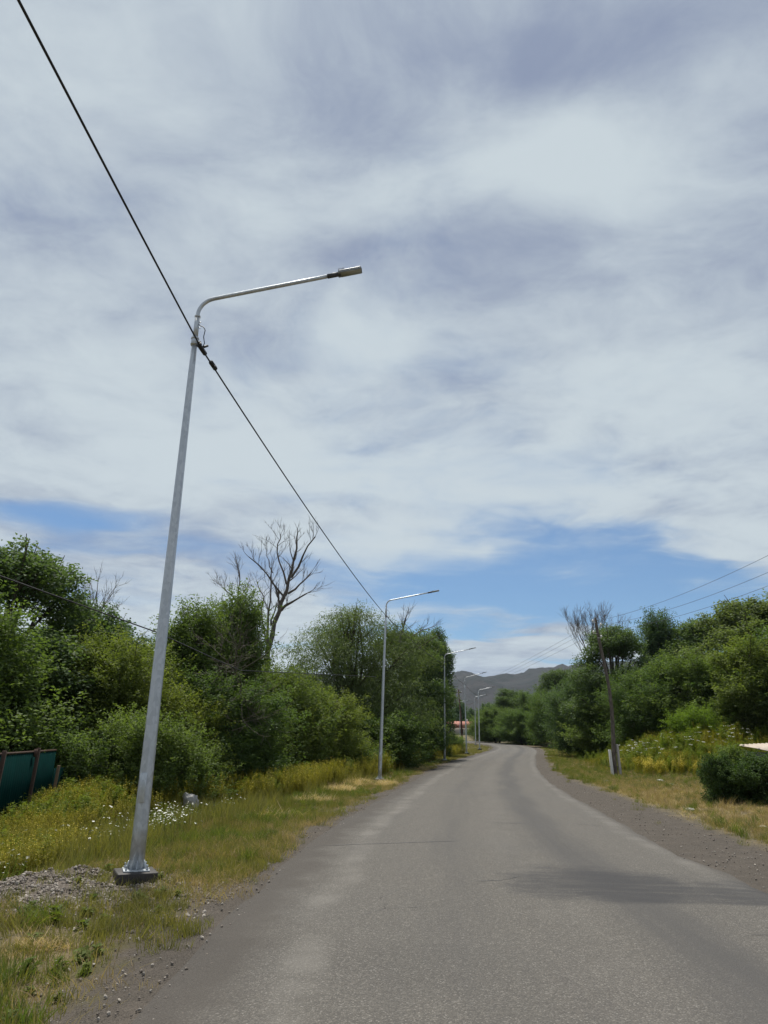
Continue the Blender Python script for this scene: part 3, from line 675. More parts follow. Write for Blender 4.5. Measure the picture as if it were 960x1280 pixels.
# ------------------------------------------------------------------ far house with the reddish roof
hp = at(574, 912, 212); house = empty('house', (hp.x, 212, gz(hp.x, 212))); tag(house, 'distant house with a reddish tiled roof beyond the bend', 'house')
zt = at(574, 903, 212).z-house.location.z
f = MB(); f.box((0, 0, (zt-1.5)/2), (9, 7, zt-1.5)); f.build('wall', M['plaster'], house)
f = MB(); e_ = zt-1.55
f.add([(-5, -4, e_), (5, -4, e_), (5, 4, e_), (-5, 4, e_), (-4.9, 0, zt+0.3), (4.9, 0, zt+0.3)], [(0, 1, 5, 4), (2, 3, 4, 5), (3, 2, 1, 0)], [(1, 2, 5), (3, 0, 4)]); rf = f.build('roof', M['red_roof'], house)
f = MB(); f.box((2.2, 1.0, zt+0.2), (0.6, 0.6, 1.4)); f.build('chimney', M['plaster'], rf)
for x in (-2.6, 0.2, 2.8):
    f = MB(); f.box((x, -3.52, e_*0.55), (1.2, 0.1, 1.3)); wn = f.build('window', M['concrete'], house)
    f = MB(); f.box((x, -3.57, e_*0.55), (1.0, 0.06, 1.1)); f.build('pane', M['glass_dark'], wn)
f = MB(); f.box((4.52, 1.2, 1.05), (0.08, 0.95, 2.1)); f.build('door', M['plank'], house)

# ------------------------------------------------------------------ stones
def stone_mesh(name, seed, sub=2, rough=0.25, flat=0.7):
    import bmesh
    bm = bmesh.new(); bmesh.ops.create_icosphere(bm, subdivisions=sub, radius=1.0); r = random.Random(seed)
    pl = [(Vector((r.gauss(0, 1), r.gauss(0, 1), r.gauss(0, 1))).normalized(), r.uniform(0.55, 0.9)) for _ in range(9)]
    for v in bm.verts:
        c = v.co.copy()
        for n_, d_ in pl:
            k = c.dot(n_)
            if k > d_: c -= n_*(k-d_)
        v.co = c*(1+r.uniform(-rough, rough)*0.15); v.co.z *= flat
    me_ = D.meshes.new(name); bm.to_mesh(me_); bm.free(); return me_
bp = Vector((-5.25, 22.3, 0)); bp.z = gz(bp.x, bp.y)
o = link('boulder', stone_mesh('boulder', 8, 3, 0.9, 0.9), M['rock']); o.location = bp+Vector((0, 0, 0.36)); o.scale = (0.22, 0.25, 0.42); o.rotation_euler = (0.1, -0.25, 0.4)
tag(o, 'pale upright boulder half hidden in grass below the left trees', 'boulder')
for k, (u, v, sc, lab) in enumerate(((826, 977, (0.24, 0.16, 0.13), 'white block of rubble lying left of the hedge'), (838, 981, (0.42, 0.2, 0.09), 'flat pale slab lying beside the white rubble block'),
        (862, 1013, (0.13, 0.10, 0.09), 'small white stone in dry grass below the hedge'), (757, 978, (0.2, 0.14, 0.12), 'brownish stone at the shoulder edge below the wooden pole'), (953, 1034, (0.12, 0.1, 0.08), 'small white stone in dry grass at the right edge'))):
    d = ray(u, v); t_ = np.linspace(5, 80, 3000); zz = EYE+d[2]*t_; gg = zr(d[1]*t_)-0.05; i_ = int(np.argmax(zz < gg)); x, y = d[0]*t_[i_], d[1]*t_[i_]
    o = link('stone', stone_mesh('stone', 20+k, 2), M['rock_white' if k != 3 else 'rock']); o.location = (x, y, gz(x, y)+sc[2]*0.4); o.scale = sc; o.rotation_euler = (0, 0, k*1.3)
    tag(o, lab, 'stone')

# ------------------------------------------------------------------ trees
def unit(a): return a/np.maximum(np.linalg.norm(a, axis=-1, keepdims=True), 1e-9)
def leaves(name, seed, lobes, n_leaf, ll, lw, spray=0.7, per=46, droop=0.0, spread=0.16, inner=0.22, up=0.6):
    """crown of leaf-sized faces gathered on short leafy shoots that stand out of uneven lobes"""
    g = np.random.default_rng(seed); lobes = np.asarray(lobes, float)
    C, Rd = lobes[:, :3], lobes[:, 3:6]
    wgt = (Rd[:, 0]*Rd[:, 2]); wgt = wgt/wgt.sum()
    nc = int(n_leaf/per*1.9)
    li = g.choice(len(lobes), nc, p=wgt); u = unit(g.normal(size=(nc, 3)))
    inn = g.random(nc) < inner
    rr = np.where(inn, g.uniform(0.25, 0.75, nc), g.uniform(0.80, 1.04, nc))
    pc = C[li]+u*Rd[li]*rr[:, None]
    q = np.linalg.norm((pc[:, None]-C[None])/Rd[None], axis=2); q[np.arange(nc), li] = 9
    keep = (q.min(1) > 0.70) | (inn & (g.random(nc) < 0.6))
    keep &= pc[:, 2] > 0.05
    # open gaps: thin the shoots where a slow noise is low
    gap = vnoise(pc[:, 0]*0.9+pc[:, 2]*0.35+seed, pc[:, 1]*0.9-pc[:, 2]*0.8, seed, 2)
    keep &= (gap > 0.40) | (g.random(nc) < 0.22)
    pc, u, inn = pc[keep], u[keep], inn[keep]; nc = len(pc)
    dr = unit(u*0.75+np.array([0, 0, up-1.6*droop])+g.normal(size=(nc, 3))*0.35)
    sl_ = spray*g.uniform(0.5, 1.35, nc)
    tintc = np.clip(0.5+0.24*g.normal(size=nc), 0, 1)
    ci = np.repeat(np.arange(nc), per); n = len(ci)
    s = g.random(n); jit = g.normal(size=(n, 3))*spread*(1.15-0.6*s)[:, None]
    p = pc[ci]+dr[ci]*((s-0.25)*sl_[ci])[:, None]+jit
    p[:, 2] -= droop*0.5*(s*sl_[ci])**2
    tg = unit(dr[ci]*0.7+g.normal(size=(n, 3))*0.7+np.array([0, 0, -0.35-droop]))
    nm = unit(unit(jit+1e-6)*0.25+u[ci]*0.45+np.array([0, 0, 0.75])+g.normal(size=(n, 3))*0.5)
    b = unit(np.cross(tg, nm)); nm = np.cross(b, tg)
    L = ll*g.uniform(0.6, 1.25, n)[:, None]; W = lw*g.uniform(0.7, 1.2, n)[:, None]
    fold = nm*W*0.22
    V = np.stack([p, p+tg*L*0.45+b*W*0.5+fold, p+tg*L-nm*L*0.12, p+tg*L*0.45-b*W*0.5+fold], 1).reshape(-1, 3)
    V[:, 2] = np.maximum(V[:, 2], 0.02)
    Q = np.arange(n*4).reshape(n, 4)
    tint = np.clip(tintc[ci]+0.09*g.normal(size=n)+0.10*(s-0.5), 0, 1)
    return np_mesh(name, V, Q, attrs={'tint': ('F', tint)})
def lobes_for(seed, H, W, base, n, shape, lump=0.5):
    g = np.random.default_rng(seed); out = []
    for k in range(n):
        t = (k+0.5)/n; e = shape(t)*W/2; a = k*2.399+g.uniform(-.5, .5)
        z = base+(H-base)*t+g.normal()*0.05*H; lr = max(0.25*W*0.5, e*lump*g.uniform(0.6, 1.25))
        rad = max(0, e-lr*0.9)*g.uniform(0.6, 1.25)
        out.append((math.cos(a)*rad, math.sin(a)*rad, min(max(z, base+lr*0.5), H-lr*0.75), lr, lr*g.uniform(0.8, 1.2), lr*g.uniform(0.7, 1.2)))
        if k % 3 == 0:                                # a smaller shoot of growth standing proud of the crown
            q = max(0.3, lr*0.5); a2 = a+g.uniform(-.4, .4); rr_ = rad+lr*g.uniform(0.5, 0.9)
            out.append((math.cos(a2)*rr_, math.sin(a2)*rr_, min(z+lr*g.uniform(0.2, 0.8), H-q*0.5), q, q, q*1.3))
    for k in range(3):
        a = g.uniform(0, 6.28); q = 0.09*W; out.append((math.cos(a)*0.16*W, math.sin(a)*0.16*W, H*g.uniform(0.88, 0.99)-q*0.4, q, q, q*1.7))
    out.append((g.uniform(-.1, .1)*W, g.uniform(-.1, .1)*W, H-0.2*W*0.5-0.1, 0.24*W*0.6, 0.24*W*0.6, 0.2*W*0.6))
    return out
def limbs(name, seed, lobes, H, r0, stems=1, wob=0.25):
    g = random.Random(seed); f = MB(); tops = []
    for s in range(stems):
        a = g.uniform(0, 6.28); off = Vector((math.cos(a), math.sin(a), 0))*(0.0 if stems == 1 else r0*1.8)
        ln = off*g.uniform(1, 4); pts = []; rd = []
        for k in range(7):
            t = k/6; q = off+ln*t+Vector((g.uniform(-1, 1), g.uniform(-1, 1), 0))*wob*t*0.5; q.z = -0.15+H*0.72*t
            pts.append(q); rd.append(r0*(1-0.72*t)*(1.35 if k == 0 else 1))
        f.tube(pts, rd, 7, False); tops.append(pts)
    for lb in lobes:
        c = Vector(lb[:3]); pts = min(tops, key=lambda T_: min((p-c).length for p in T_))
        k = max(1, min(5, int(c.z/(H*0.72)*6*0.62))); a = pts[k]; mid = a.lerp(c, 0.5)+Vector((g.uniform(-.2, .2), g.uniform(-.2, .2), g.uniform(0, .3)))
        f.tube([a, mid, c, c+(c-mid)*0.6], [r0*0.42, r0*0.28, r0*0.15, 0.01], 5, False)
        for q in range(3):
            e = c+Vector((g.gauss(0, 1), g.gauss(0, 1), g.uniform(0, 1.2))).normalized()*lb[3]*0.9
            f.tube([mid.lerp(c, 0.6), e], [r0*0.15, 0.006], 4, False)
    return f.mesh(name, True)
fat = lambda t: (0.70+0.95*t-1.55*t*t) if t < 0.6 else max(0.28, 0.90*(1-((t-0.45)/0.62)**2)**0.5 if t < 1.05 else 0.3)
rnd_ = lambda t: max(0.3, math.sin(math.pi*min(0.97, 0.16+0.80*t))**0.7)
tall = lambda t: max(0.32, (0.62+0.6*t) if t < 0.5 else 0.92*(1-((t-0.5)/0.58)**2)**0.5)
PROTO = {}
def proto(key, seed, H, W, base, nl, shape, n_leaf, ll, lw, stems=1, r0=0.14, lump=0.5, **kw):
    lb = lobes_for(seed, H, W, base, nl, shape, lump)
    cm = leaves('crown', seed, lb, n_leaf, ll, lw, **kw); a_ = np.empty(len(cm.vertices)*3, np.float32); cm.vertices.foreach_get('co', a_); a_ = a_.reshape(-1, 3)
    Ha = float(np.percentile(a_[:, 2], 99.8)); Wa = float(np.percentile(a_[:, 0], 99)-np.percentile(a_[:, 0], 1)+np.percentile(a_[:, 1], 99)-np.percentile(a_[:, 1], 1))/2
    PROTO[key] = (cm, limbs('trunk', seed, lb, H, r0, stems), Ha, Wa)
proto('elder_a', 11, 7.0, 6.0, 0.4, 30, fat, 62000, 0.12, 0.065, 3, 0.10, 0.34, spray=1.6, per=56, spread=0.13, up=0.9)
proto('elder_b', 12, 6.0, 6.0, 0.3, 28, fat, 58000, 0.12, 0.065, 3, 0.10, 0.34, spray=1.6, per=56, spread=0.13, up=0.9)
proto('elder_c', 13, 8.0, 5.0, 0.6, 30, tall, 60000, 0.12, 0.07, 2, 0.12, 0.36, spray=1.2, spread=0.15, up=0.9)
spir = lambda t: max(0.16, 0.95*(1-t)**0.75+0.10)
proto('spire', 31, 8.0, 4.4, 0.5, 34, spir, 52000, 0.12, 0.065, 2, 0.11, 0.34, spray=1.5, per=56, spread=0.13, up=1.1)
proto('shrub_a', 14, 3.2, 4.0, 0.2, 14, fat, 30000, 0.10, 0.052, 4, 0.05, 0.38, spray=1.15, per=50, spread=0.10, up=0.9)
proto('shrub_b', 15, 2.4, 3.4, 0.15, 12, rnd_, 24000, 0.09, 0.046, 4, 0.04, 0.40, spray=1.0, per=50, spread=0.09, up=0.9)
proto('poplar_a', 16, 9.5, 5.2, 1.4, 22, tall, 46000, 0.12, 0.10, 1, 0.17, 0.40, spray=0.6, spread=0.2)
proto('poplar_b', 17, 10.0, 6.0, 0.9, 20, rnd_, 46000, 0.12, 0.10, 1, 0.18, 0.42, spray=0.6, spread=0.2)
proto('willow', 18, 9.4, 8.4, 0.6, 26, fat, 74000, 0.16, 0.040, 2, 0.20, 0.40, spray=1.1, droop=0.5, spread=0.2)
proto('hedge', 19, 1.75, 1.8, 0.1, 12, rnd_, 22000, 0.065, 0.042, 5, 0.03, 0.55, spray=0.28, spread=0.07)
proto('far_a', 24, 8.0, 6.0, 0.5, 16, fat, 15000, 0.30, 0.20, 2, 0.14, 0.46, spray=0.9, spread=0.25)
proto('far_b', 25, 10.0, 6.5, 0.8, 16, rnd_, 15000, 0.32, 0.22, 1, 0.16, 0.46, spray=0.9, spread=0.25)
_crowns = {}
def tree(name, key, x, y, H, Wd, m, label, cat, rz, group=None, lean=0.0, bk='bark', sink=0.1):
    cr, tk, h0_, w0_ = PROTO[key]
    if (key, m) not in _crowns:
        c2 = cr if not cr.materials else cr.copy()
        c2.materials.clear(); c2.materials.append(M[m]); _crowns[(key, m)] = c2
    root = empty(name, (x, y, gz(x, y)-sink), rz); root.rotation_euler = (0, lean, rz)
    root.scale = (Wd/w0_, Wd/w0_, H/h0_)
    link('trunk', tk, M[bk], root); o_ = D.objects.new('crown', _crowns[(key, m)]); col.objects.link(o_); o_.parent = root
    return tag(root, label, cat, group)
def px_tree(name, key, u, Y, vtop, wpx, m, label, cat='tree', rz=0.0, group=None, **kw):
    """place a tree whose crown is seen around column u, Y metres ahead, reaching up to row vtop"""
    tp = at(u, vtop, Y); bx_ = at(u, 930, Y).x
    x = bx_*0.75+tp.x*0.25; g0 = gz(x, Y)
    tree(name, key, x, Y, tp.z-g0+0.1, wpx/F_PX*Y*1.12, m, label, cat, rz, group, **kw)
# left side, near to far
GL = 'trees and shrubs beyond the left verge'
px_tree('tree', 'poplar_b', -4, 27, 690, 205, 'leaf_poplar', 'tall dark leafy tree at the left edge behind the green fence', rz=0.5, group=GL)
px_tree('tree', 'poplar_a', 90, 31, 752, 125, 'leaf_poplar', 'medium dark tree just right of the tall leftmost tree', rz=2.2, group=GL)
px_tree('tree', 'elder_b', -90, 22, 740, 260, 'leaf_elder', 'dense green tree cut off by the left edge of the picture', rz=4.0, group=GL)
px_tree('shrub', 'elder_b', 40, 27.0, 828, 190, 'leaf_elder', 'leafy shrub rising directly behind the green metal fence', 'shrub', 1.0, GL)
px_tree('shrub', 'elder_a', 142, 27.5, 795, 150, 'leaf_yellow', 'yellow-green bushy tree just left of the nearest lamp pole', 'shrub', 3.3, GL)
px_tree('shrub', 'shrub_a', 118, 24.0, 905, 120, 'leaf_elder', 'low dark shrub growing past the end of the green fence', 'shrub', 0.4, GL)
px_tree('shrub', 'shrub_a', 185, 23.5, 885, 120, 'leaf_elder', 'shrub right behind the shaft of the nearest lamp', 'shrub', 2.0, GL)
px_tree('tree', 'spire', 236, 30, 752, 105, 'leaf_elder', 'tree with a pointed top right beside the nearest lamp pole', rz=0.9, group=GL)
px_tree('tree', 'spire', 295, 32, 738, 92, 'leaf_elder', 'tallest leafy tree left of the big bare dead tree', rz=5.1, group=GL)
px_tree('tree', 'elder_a', 270, 29.5, 838, 160, 'leaf_elder', 'broad dark green tree in front of the pointed trees', rz=2.7, group=GL)
px_tree('tree', 'elder_b', 346, 36, 826, 120, 'leaf_yellow', 'yellow-green tree below the big bare dead tree', rz=1.6, group=GL)
px_tree('tree', 'elder_a', 396, 39, 862, 100, 'leaf_yellow', 'bushy yellow-green tree left of the grey-green willow', rz=3.9, group=GL)
px_tree('shrub', 'shrub_a', 225, 24.5, 925, 110, 'leaf_elder', 'low shrub beside the pale boulder', 'shrub', 4.4, GL)
px_tree('shrub', 'shrub_b', 318, 33, 910, 105, 'leaf_elder', 'low dark shrub at the foot of the left tree row', 'shrub', 0.2, GL)
px_tree('shrub', 'shrub_b', 405, 39.5, 902, 95, 'leaf_elder', 'low shrub in front of the willow, left of the second lamp', 'shrub', 1.9, GL)
px_tree('shrub', 'elder_b', 205, 26.5, 850, 120, 'leaf_yellow', 'yellow-green shrub showing right of the nearest lamp shaft', 'shrub', 2.8, GL)
px_tree('shrub', 'shrub_a', 355, 35, 882, 100, 'leaf_yellow', 'light green shrub below the big dead tree at the verge', 'shrub', 5.2, GL)
px_tree('shrub', 'shrub_b', 262, 28.0, 930, 85, 'leaf_elder', 'small dark shrub just right of the pale boulder', 'shrub', 3.1, GL)
px_tree('shrub', 'shrub_b', 440, 40.5, 915, 80, 'leaf_yellow', 'small light shrub just left of the second lamp foot', 'shrub', 0.9, GL)
px_tree('tree', 'spire', 208, 34, 785, 70, 'leaf_elder', 'slender tree seen just behind the nearest lamp shaft', rz=1.7, group=GL)
px_tree('willow_tree', 'willow', 452, 49, 762, 165, 'leaf_willow', 'big rounded grey-green willow behind the second street lamp', rz=0.7, group=GL)
px_tree('tree', 'poplar_b', 506, 60, 790, 92, 'leaf_poplar', 'dark tree leaning out of the right side of the willow', rz=1.2, group=GL)
px_tree('tree', 'poplar_a', 541, 72, 788, 46, 'leaf_poplar', 'tall dark tree with a feathery top behind the third lamp', rz=3.0, group=GL)
px_tree('shrub', 'shrub_a', 470, 45, 890, 110, 'leaf_elder', 'dark shrub at the foot of the willow', 'shrub', 2.5, GL)
px_tree('shrub', 'elder_b', 508, 57, 882, 80, 'leaf_elder', 'bright green bush between the second and third lamps', 'shrub', 5.5, GL)
px_tree('shrub', 'shrub_a', 538, 70, 905, 40, 'leaf_elder', 'low bush just behind the third lamp', 'shrub', 1.3, GL)
px_tree('shrub', 'elder_b', 563, 84, 916, 30, 'leaf_elder', 'green bush below the reddish roof, left of the fourth lamp', 'shrub', 0.3, GL)
# right side
GR = 'trees and shrubs beyond the right verge'
px_tree('tree', 'poplar_b', 770, 72, 786, 92, 'leaf_poplar', 'grey-green tree directly behind the leaning wooden pole', rz=2.0, group=GR)
px_tree('tree', 'elder_a', 730, 80, 842, 80, 'leaf_poplar', 'lower tree left of the leaning wooden pole', rz=4.8, group=GR)
px_tree('tree', 'spire', 829, 76, 764, 62, 'leaf_poplar', 'tall narrow dark tree with a tufted top right of the wooden pole', rz=1.1, group=GR)
px_tree('tree', 'poplar_b', 893, 74, 776, 110, 'leaf_poplar', 'dark tree between the narrow tufted tree and the right edge', rz=3.6, group=GR)
px_tree('tree', 'poplar_b', 962, 66, 750, 130, 'leaf_willow', 'tall grey-green tree rising at the right edge', rz=0.1, group=GR)
px_tree('tree', 'elder_a', 815, 63, 832, 95, 'leaf_elder', 'rounded light green tree right of the wooden pole', rz=5.6, group=GR)
px_tree('tree', 'elder_b', 876, 61, 818, 120, 'leaf_elder', 'broad light green tree in the middle of the right tree group', rz=2.4, group=GR)
px_tree('tree', 'elder_c', 962, 55, 800, 110, 'leaf_yellow', 'bright green tree at the right edge above the shed', rz=1.5, group=GR)
px_tree('shrub', 'shrub_b', 876, 55, 879, 54, 'leaf_bright', 'small vivid green bush in front of the right trees', 'shrub', 0.8, GR)
px_tree('shrub', 'elder_b', 925, 58, 868, 120, 'leaf_elder', 'dark bush behind the shed roof', 'shrub', 4.2, GR)
px_tree('tree', 'elder_b', 765, 72, 866, 90, 'leaf_elder', 'low green tree behind the foot of the wooden pole', rz=0.6, group=GR)
px_tree('tree', 'elder_a', 1035, 56, 785, 190, 'leaf_elder', 'tree cut off by the right edge of the picture', rz=2.9, group=GR)
px_tree('tree', 'elder_a', 693, 122, 862, 56, 'leaf_elder', 'green tree on the outer side of the bend, rightmost there', rz=0.4, group=GR)
px_tree('tree', 'elder_b', 655, 138, 888, 60, 'leaf_elder', 'light green rounded tree facing the outside of the bend', rz=2.4, group=GR)
px_tree('tree', 'elder_a', 622, 150, 884, 52, 'leaf_elder', 'green tree right of the sixth lamp beyond the bend', rz=3.4, group=GR)
px_tree('tree', 'elder_c', 668, 152, 866, 50, 'leaf_poplar', 'dark tree behind the rounded tree at the bend', rz=1.4, group=GR)
px_tree('tree', 'elder_b', 611, 168, 894, 40, 'leaf_elder', 'small tree seen just behind the fifth lamp', rz=5.4, group=GR)
px_tree('shrub', 'shrub_a', 722, 94, 896, 50, 'leaf_elder', 'round shrub at the tree edge right of the bend', 'shrub', 1.1, GR)
px_tree('tree', 'poplar_a', 640, 190, 862, 44, 'leaf_poplar', 'dark tree beyond the bend against the hills', rz=0.9, group=GR)
px_tree('tree', 'poplar_b', 700, 130, 838, 52, 'leaf_poplar', 'dark tall tree left of the leaning pole, against the hills', rz=2.9, group=GR)
# hedge bushes by the shed
tree('hedge_bush', 'hedge', 10.6, 24.3, 1.55, 1.25, 'leaf_hedge', 'rounded dark green bush at the left end of the hedge', 'bush', 0.5, 'hedge bushes by the shed', sink=0.05)
tree('hedge_bush', 'hedge', 11.75, 24.0, 1.62, 1.9, 'leaf_hedge', 'wide dark hedge bush in front of the shed wall', 'bush', 2.1, 'hedge bushes by the shed', sink=0.05)
tree('hedge_bush', 'hedge', 12.7, 23.0, 1.35, 1.9, 'leaf_hedge', 'low dark bush at the right edge below the shed roof', 'bush', 3.7, 'hedge bushes by the shed', sink=0.05)
tree('hedge_bush', 'hedge', 11.6, 25.6, 1.80, 1.6, 'leaf_elder', 'lighter green bush left of the shed behind the hedge', 'bush', 5.0, 'hedge bushes by the shed', sink=0.05)

# far wood: one mass nobody could count
def far_wood():
    g = np.random.default_rng(90); Vs = []; Qs = []; Ts = []; off = 0
    src = []
    for kk in ('far_a', 'far_b'):
        me_ = PROTO[kk][0]; n = len(me_.vertices); a = np.empty(n*3, np.float32); me_.vertices.foreach_get('co', a)
        tt = np.empty(len(me_.polygons), np.float32); me_.attributes['tint'].data.foreach_get('value', tt); src.append((a.reshape(-1, 3), tt))
    spots = []
    for k in range(900):
        y = 175+g.random()**1.3*620; x = g.uniform(-0.12, 0.40)*y
        if abs(float(road_d([x], [y])[0])) < 8: continue
        if abs(x-house.location.x) < 9 and y < 225 and x < house.location.x+14 and x > house.location.x-14: continue
        if y < 260 and 0.02 < x/y < 0.115: continue
        spots.append((x, y))
    spots = spots[:330]
    for x, y in spots:
        a, tt = src[int(g.integers(2))]; r = g.uniform(0, 6.28); s = g.uniform(0.8, 1.25); nq = len(a)//4
        sel = g.random(nq) < np.clip(60/y, 0.10, 0.35)
        A = a.reshape(-1, 4, 3)[sel]; c0 = A.mean(1, keepdims=True); A = c0+(A-c0)*np.clip(y/200, 1, 2.2)
        A = A.reshape(-1, 3); c, s_2 = math.cos(r), math.sin(r)
        B = np.stack([(A[:, 0]*c-A[:, 1]*s_2)*s+x, (A[:, 0]*s_2+A[:, 1]*c)*s+y, A[:, 2]*s+gz(x, y)-0.5], 1)
        Vs.append(B); Ts.append(np.clip(tt[sel]+g.normal()*0.2, 0, 1)); off += len(B)
    V = np.vstack(Vs)
    o_ = link('far_wood', np_mesh('far_wood', V, np.arange(len(V)).reshape(-1, 4), attrs={'tint': ('F', np.concatenate(Ts))}), M['leaf_poplar'])
    o_['kind'] = 'stuff'; o_['label'] = 'distant dark wood covering the valley floor below the hills'; o_['category'] = 'wood'
far_wood()

# ------------------------------------------------------------------ bare dead trees
def dead_tree(name, base, trunk, seed, label, levels=4, r0=0.16, spread=0.55, nb=(3, 4), m='bark_dead', twig=0.62, upw=0.35):
    g = random.Random(seed); f = MB()
    def grow(p, d, L_, r, lv):
        n = 4; pts = [p]; rd = [r]; q = p.copy(); dd_ = d.copy()
        for k in range(n):
            dd_ = (dd_+Vector((g.gauss(0, .13), g.gauss(0, .13), g.gauss(0.04, .10)))).normalized(); q = q+dd_*L_/n; pts.append(q.copy()); rd.append(r*(1-0.5*(k+1)/n) if lv else r*(1-0.85*(k+1)/n))
        f.tube(pts, rd, 6 if r > 0.04 else 4, False)
        if lv == 0: return
        for k in range(g.randint(*nb)+ (1 if lv > 1 else 0)):
            t = g.uniform(0.3, 1.0); i = min(n-1, int(t*n)); a = pts[i].lerp(pts[i+1], t*n-i)
            side = Vector((g.gauss(0, 1), g.gauss(0, 0.8), g.gauss(0, .6))); side = (side-dd_*side.dot(dd_)).normalized()
            nd = (dd_*(1-spread)+side*spread*g.uniform(0.7, 1.3)+Vector((0, 0, upw*0.5))).normalized()
            grow(a, nd, L_*twig*g.uniform(0.7, 1.15), max(0.007, rd[i]*0.55), lv-1)
        grow(pts[-1], (dd_+Vector((g.gauss(0, .2), g.gauss(0, .2), 0.1))).normalized(), L_*twig, max(0.008, rd[-1]*0.85), lv-1)
    root = empty(name, base)
    for a, b, r in trunk[0]:
        f.tube([Vector(a)-base, (Vector(a)+Vector(b))*0.5-base+Vector((g.uniform(-.1, .1), 0, 0)), Vector(b)-base], [r, r*0.85, r*0.7], 8, False)
    for a, d, L_, r, lv in trunk[1]: grow(Vector(a)-base, Vector(d).normalized(), L_, r, lv)
    me_ = f.mesh('branches', True); link('branches', me_, M[m], root)
    return tag(root, label, 'dead tree', 'bare dead trees')
Yd = 38.0
b0 = at(330, 900, Yd); b0.z = gz(b0.x, Yd); k1 = at(336, 800, Yd); k2 = at(352, 752, Yd)
LIMB = [([(335, 812), (343, 778), (352, 752), (361, 724), (367, 700), (371, 672)], 0.150, 0.3), ([(351, 763), (366, 752), (383, 742)], 0.085, -0.3), ([(360, 742), (374, 731), (389, 716)], 0.062, 0.2),
        ([(364, 722), (379, 694), (394, 671)], 0.068, -0.4), ([(334, 806), (335, 778), (338, 752), (339, 714)], 0.085, 0.5), ([(333, 806), (328, 776), (330, 746), (321, 727)], 0.055, 0.8), ([(354, 745), (334, 718), (311, 696)], 0.058, -0.5),
        ([(358, 730), (349, 702), (347, 680), (351, 668)], 0.055, 0.4), ([(339, 782), (342, 768), (345, 757)], 0.06, -0.2), ([(341, 716), (336, 700), (334, 688)], 0.03, 0.3), ([(324, 782), (316, 770), (312, 760)], 0.025, 0.5)]
lt = []; lg = []
lr_ = random.Random(4)
for pp, r, dy_ in LIMB:
    P3 = [at(u, v, Yd+dy_*k) for k, (u, v) in enumerate(pp)]; nP = len(P3)
    for k in range(nP-1):
        ra, rb = r*(1-0.75*k/(nP-1)), r*(1-0.75*(k+1)/(nP-1)); lt.append((P3[k], P3[k+1], max(0.014, ra)))
        for q in range(1 if k == 0 else 3):
            if k == 0 and r > 0.1: continue
            d0 = (P3[k+1]-P3[k]).normalized(); sd = Vector((lr_.choice((-1, 1))*lr_.uniform(0.3, 0.8), lr_.uniform(-.5, .5), 0.15))
            lg.append((P3[k].lerp(P3[k+1], lr_.uniform(0.2, 1)), d0*0.8+sd, lr_.uniform(0.5, 0.95), max(0.012, rb*0.55), 2))
    lg.append((P3[-1], P3[-1]-P3[-2], 0.5, max(0.012, r*0.25), 2))
dead_tree('dead_tree', b0, ([(b0, at(335, 812, Yd), 0.17)]+lt, lg), 5, 'big bare dead tree with dark forked branches above the left trees', spread=0.42, nb=(1, 2))
Yd = 41.0
b0 = at(294, 900, Yd); b0.z = gz(b0.x, Yd); k1 = at(297, 752, Yd)
dead_tree('dead_tree', b0, ([(b0, k1, 0.09)], [(k1, (0.05, 0, 1), 1.3, 0.05, 3), (k1, (-0.6, 0.1, 1), 1.2, 0.04, 3), (k1, (0.7, 0.1, 0.9), 1.0, 0.04, 3), (at(293, 770, Yd), (-0.9, 0, 0.7), 0.9, 0.03, 2)]), 9,
    'smaller grey bare tree just left of the big dead one', m='bark_grey', nb=(2, 3), spread=0.4)
Yd = 36.0
b0 = at(112, 900, Yd); b0.z = gz(b0.x, Yd); k1 = at(116, 780, Yd)
dead_tree('dead_tree', b0, ([(b0, k1, 0.08)], [(k1, (0.2, 0, 1), 1.45, 0.045, 3), (k1, (0.75, 0.1, 0.9), 1.35, 0.04, 3), (k1, (-0.6, 0.1, 1), 1.25, 0.04, 3), (at(113, 795, Yd), (0.9, 0, 0.6), 0.9, 0.03, 3)]), 12,
    'grey leafless twiggy tree between the left trees and the nearest lamp', m='bark_grey', nb=(2, 3), spread=0.42)
Yd = 55.0
b0 = at(500, 920, Yd); b0.z = gz(b0.x, Yd); k1 = at(500, 800, Yd)
dead_tree('dead_tree', b0, ([(b0, k1, 0.13)], [(k1, (-0.1, 0, 1), 1.5, 0.06, 3), (at(512, 797, Yd), (0.9, 0, 0.45), 1.6, 0.06, 3), (k1, (0.35, 0, 1), 1.5, 0.05, 3)]), 15,
    'dead branches sticking out of the crown behind the second lamp', nb=(2, 2), spread=0.4)
Yd = 76.0
b0 = at(768, 920, Yd); b0.z = gz(b0.x, Yd); k1 = at(743, 838, Yd)
dead_tree('dead_tree', b0, ([(b0, k1, 0.10)], [(k1, (dx_, 0.2*math.sin(dx_*7), 1), 3.1, 0.055, 4) for dx_ in (-0.62, -0.42, -0.25, -0.1, 0.02, 0.15, 0.32)]+[(at(736, 815, Yd), (-1.1, 0, 0.9), 2.2, 0.06, 4), (at(738, 800, Yd), (0.9, 0.2, 1), 2.1, 0.06, 4)]), 19,
    'fan-shaped leafless tree behind the leaning wooden pole', m='bark_grey', nb=(2, 3), spread=0.33, upw=0.6)
Yd = 30.5
b0 = at(300, 960, 30.6); b0.z = gz(b0.x, b0.y); k1 = at(300, 862, 29.2)
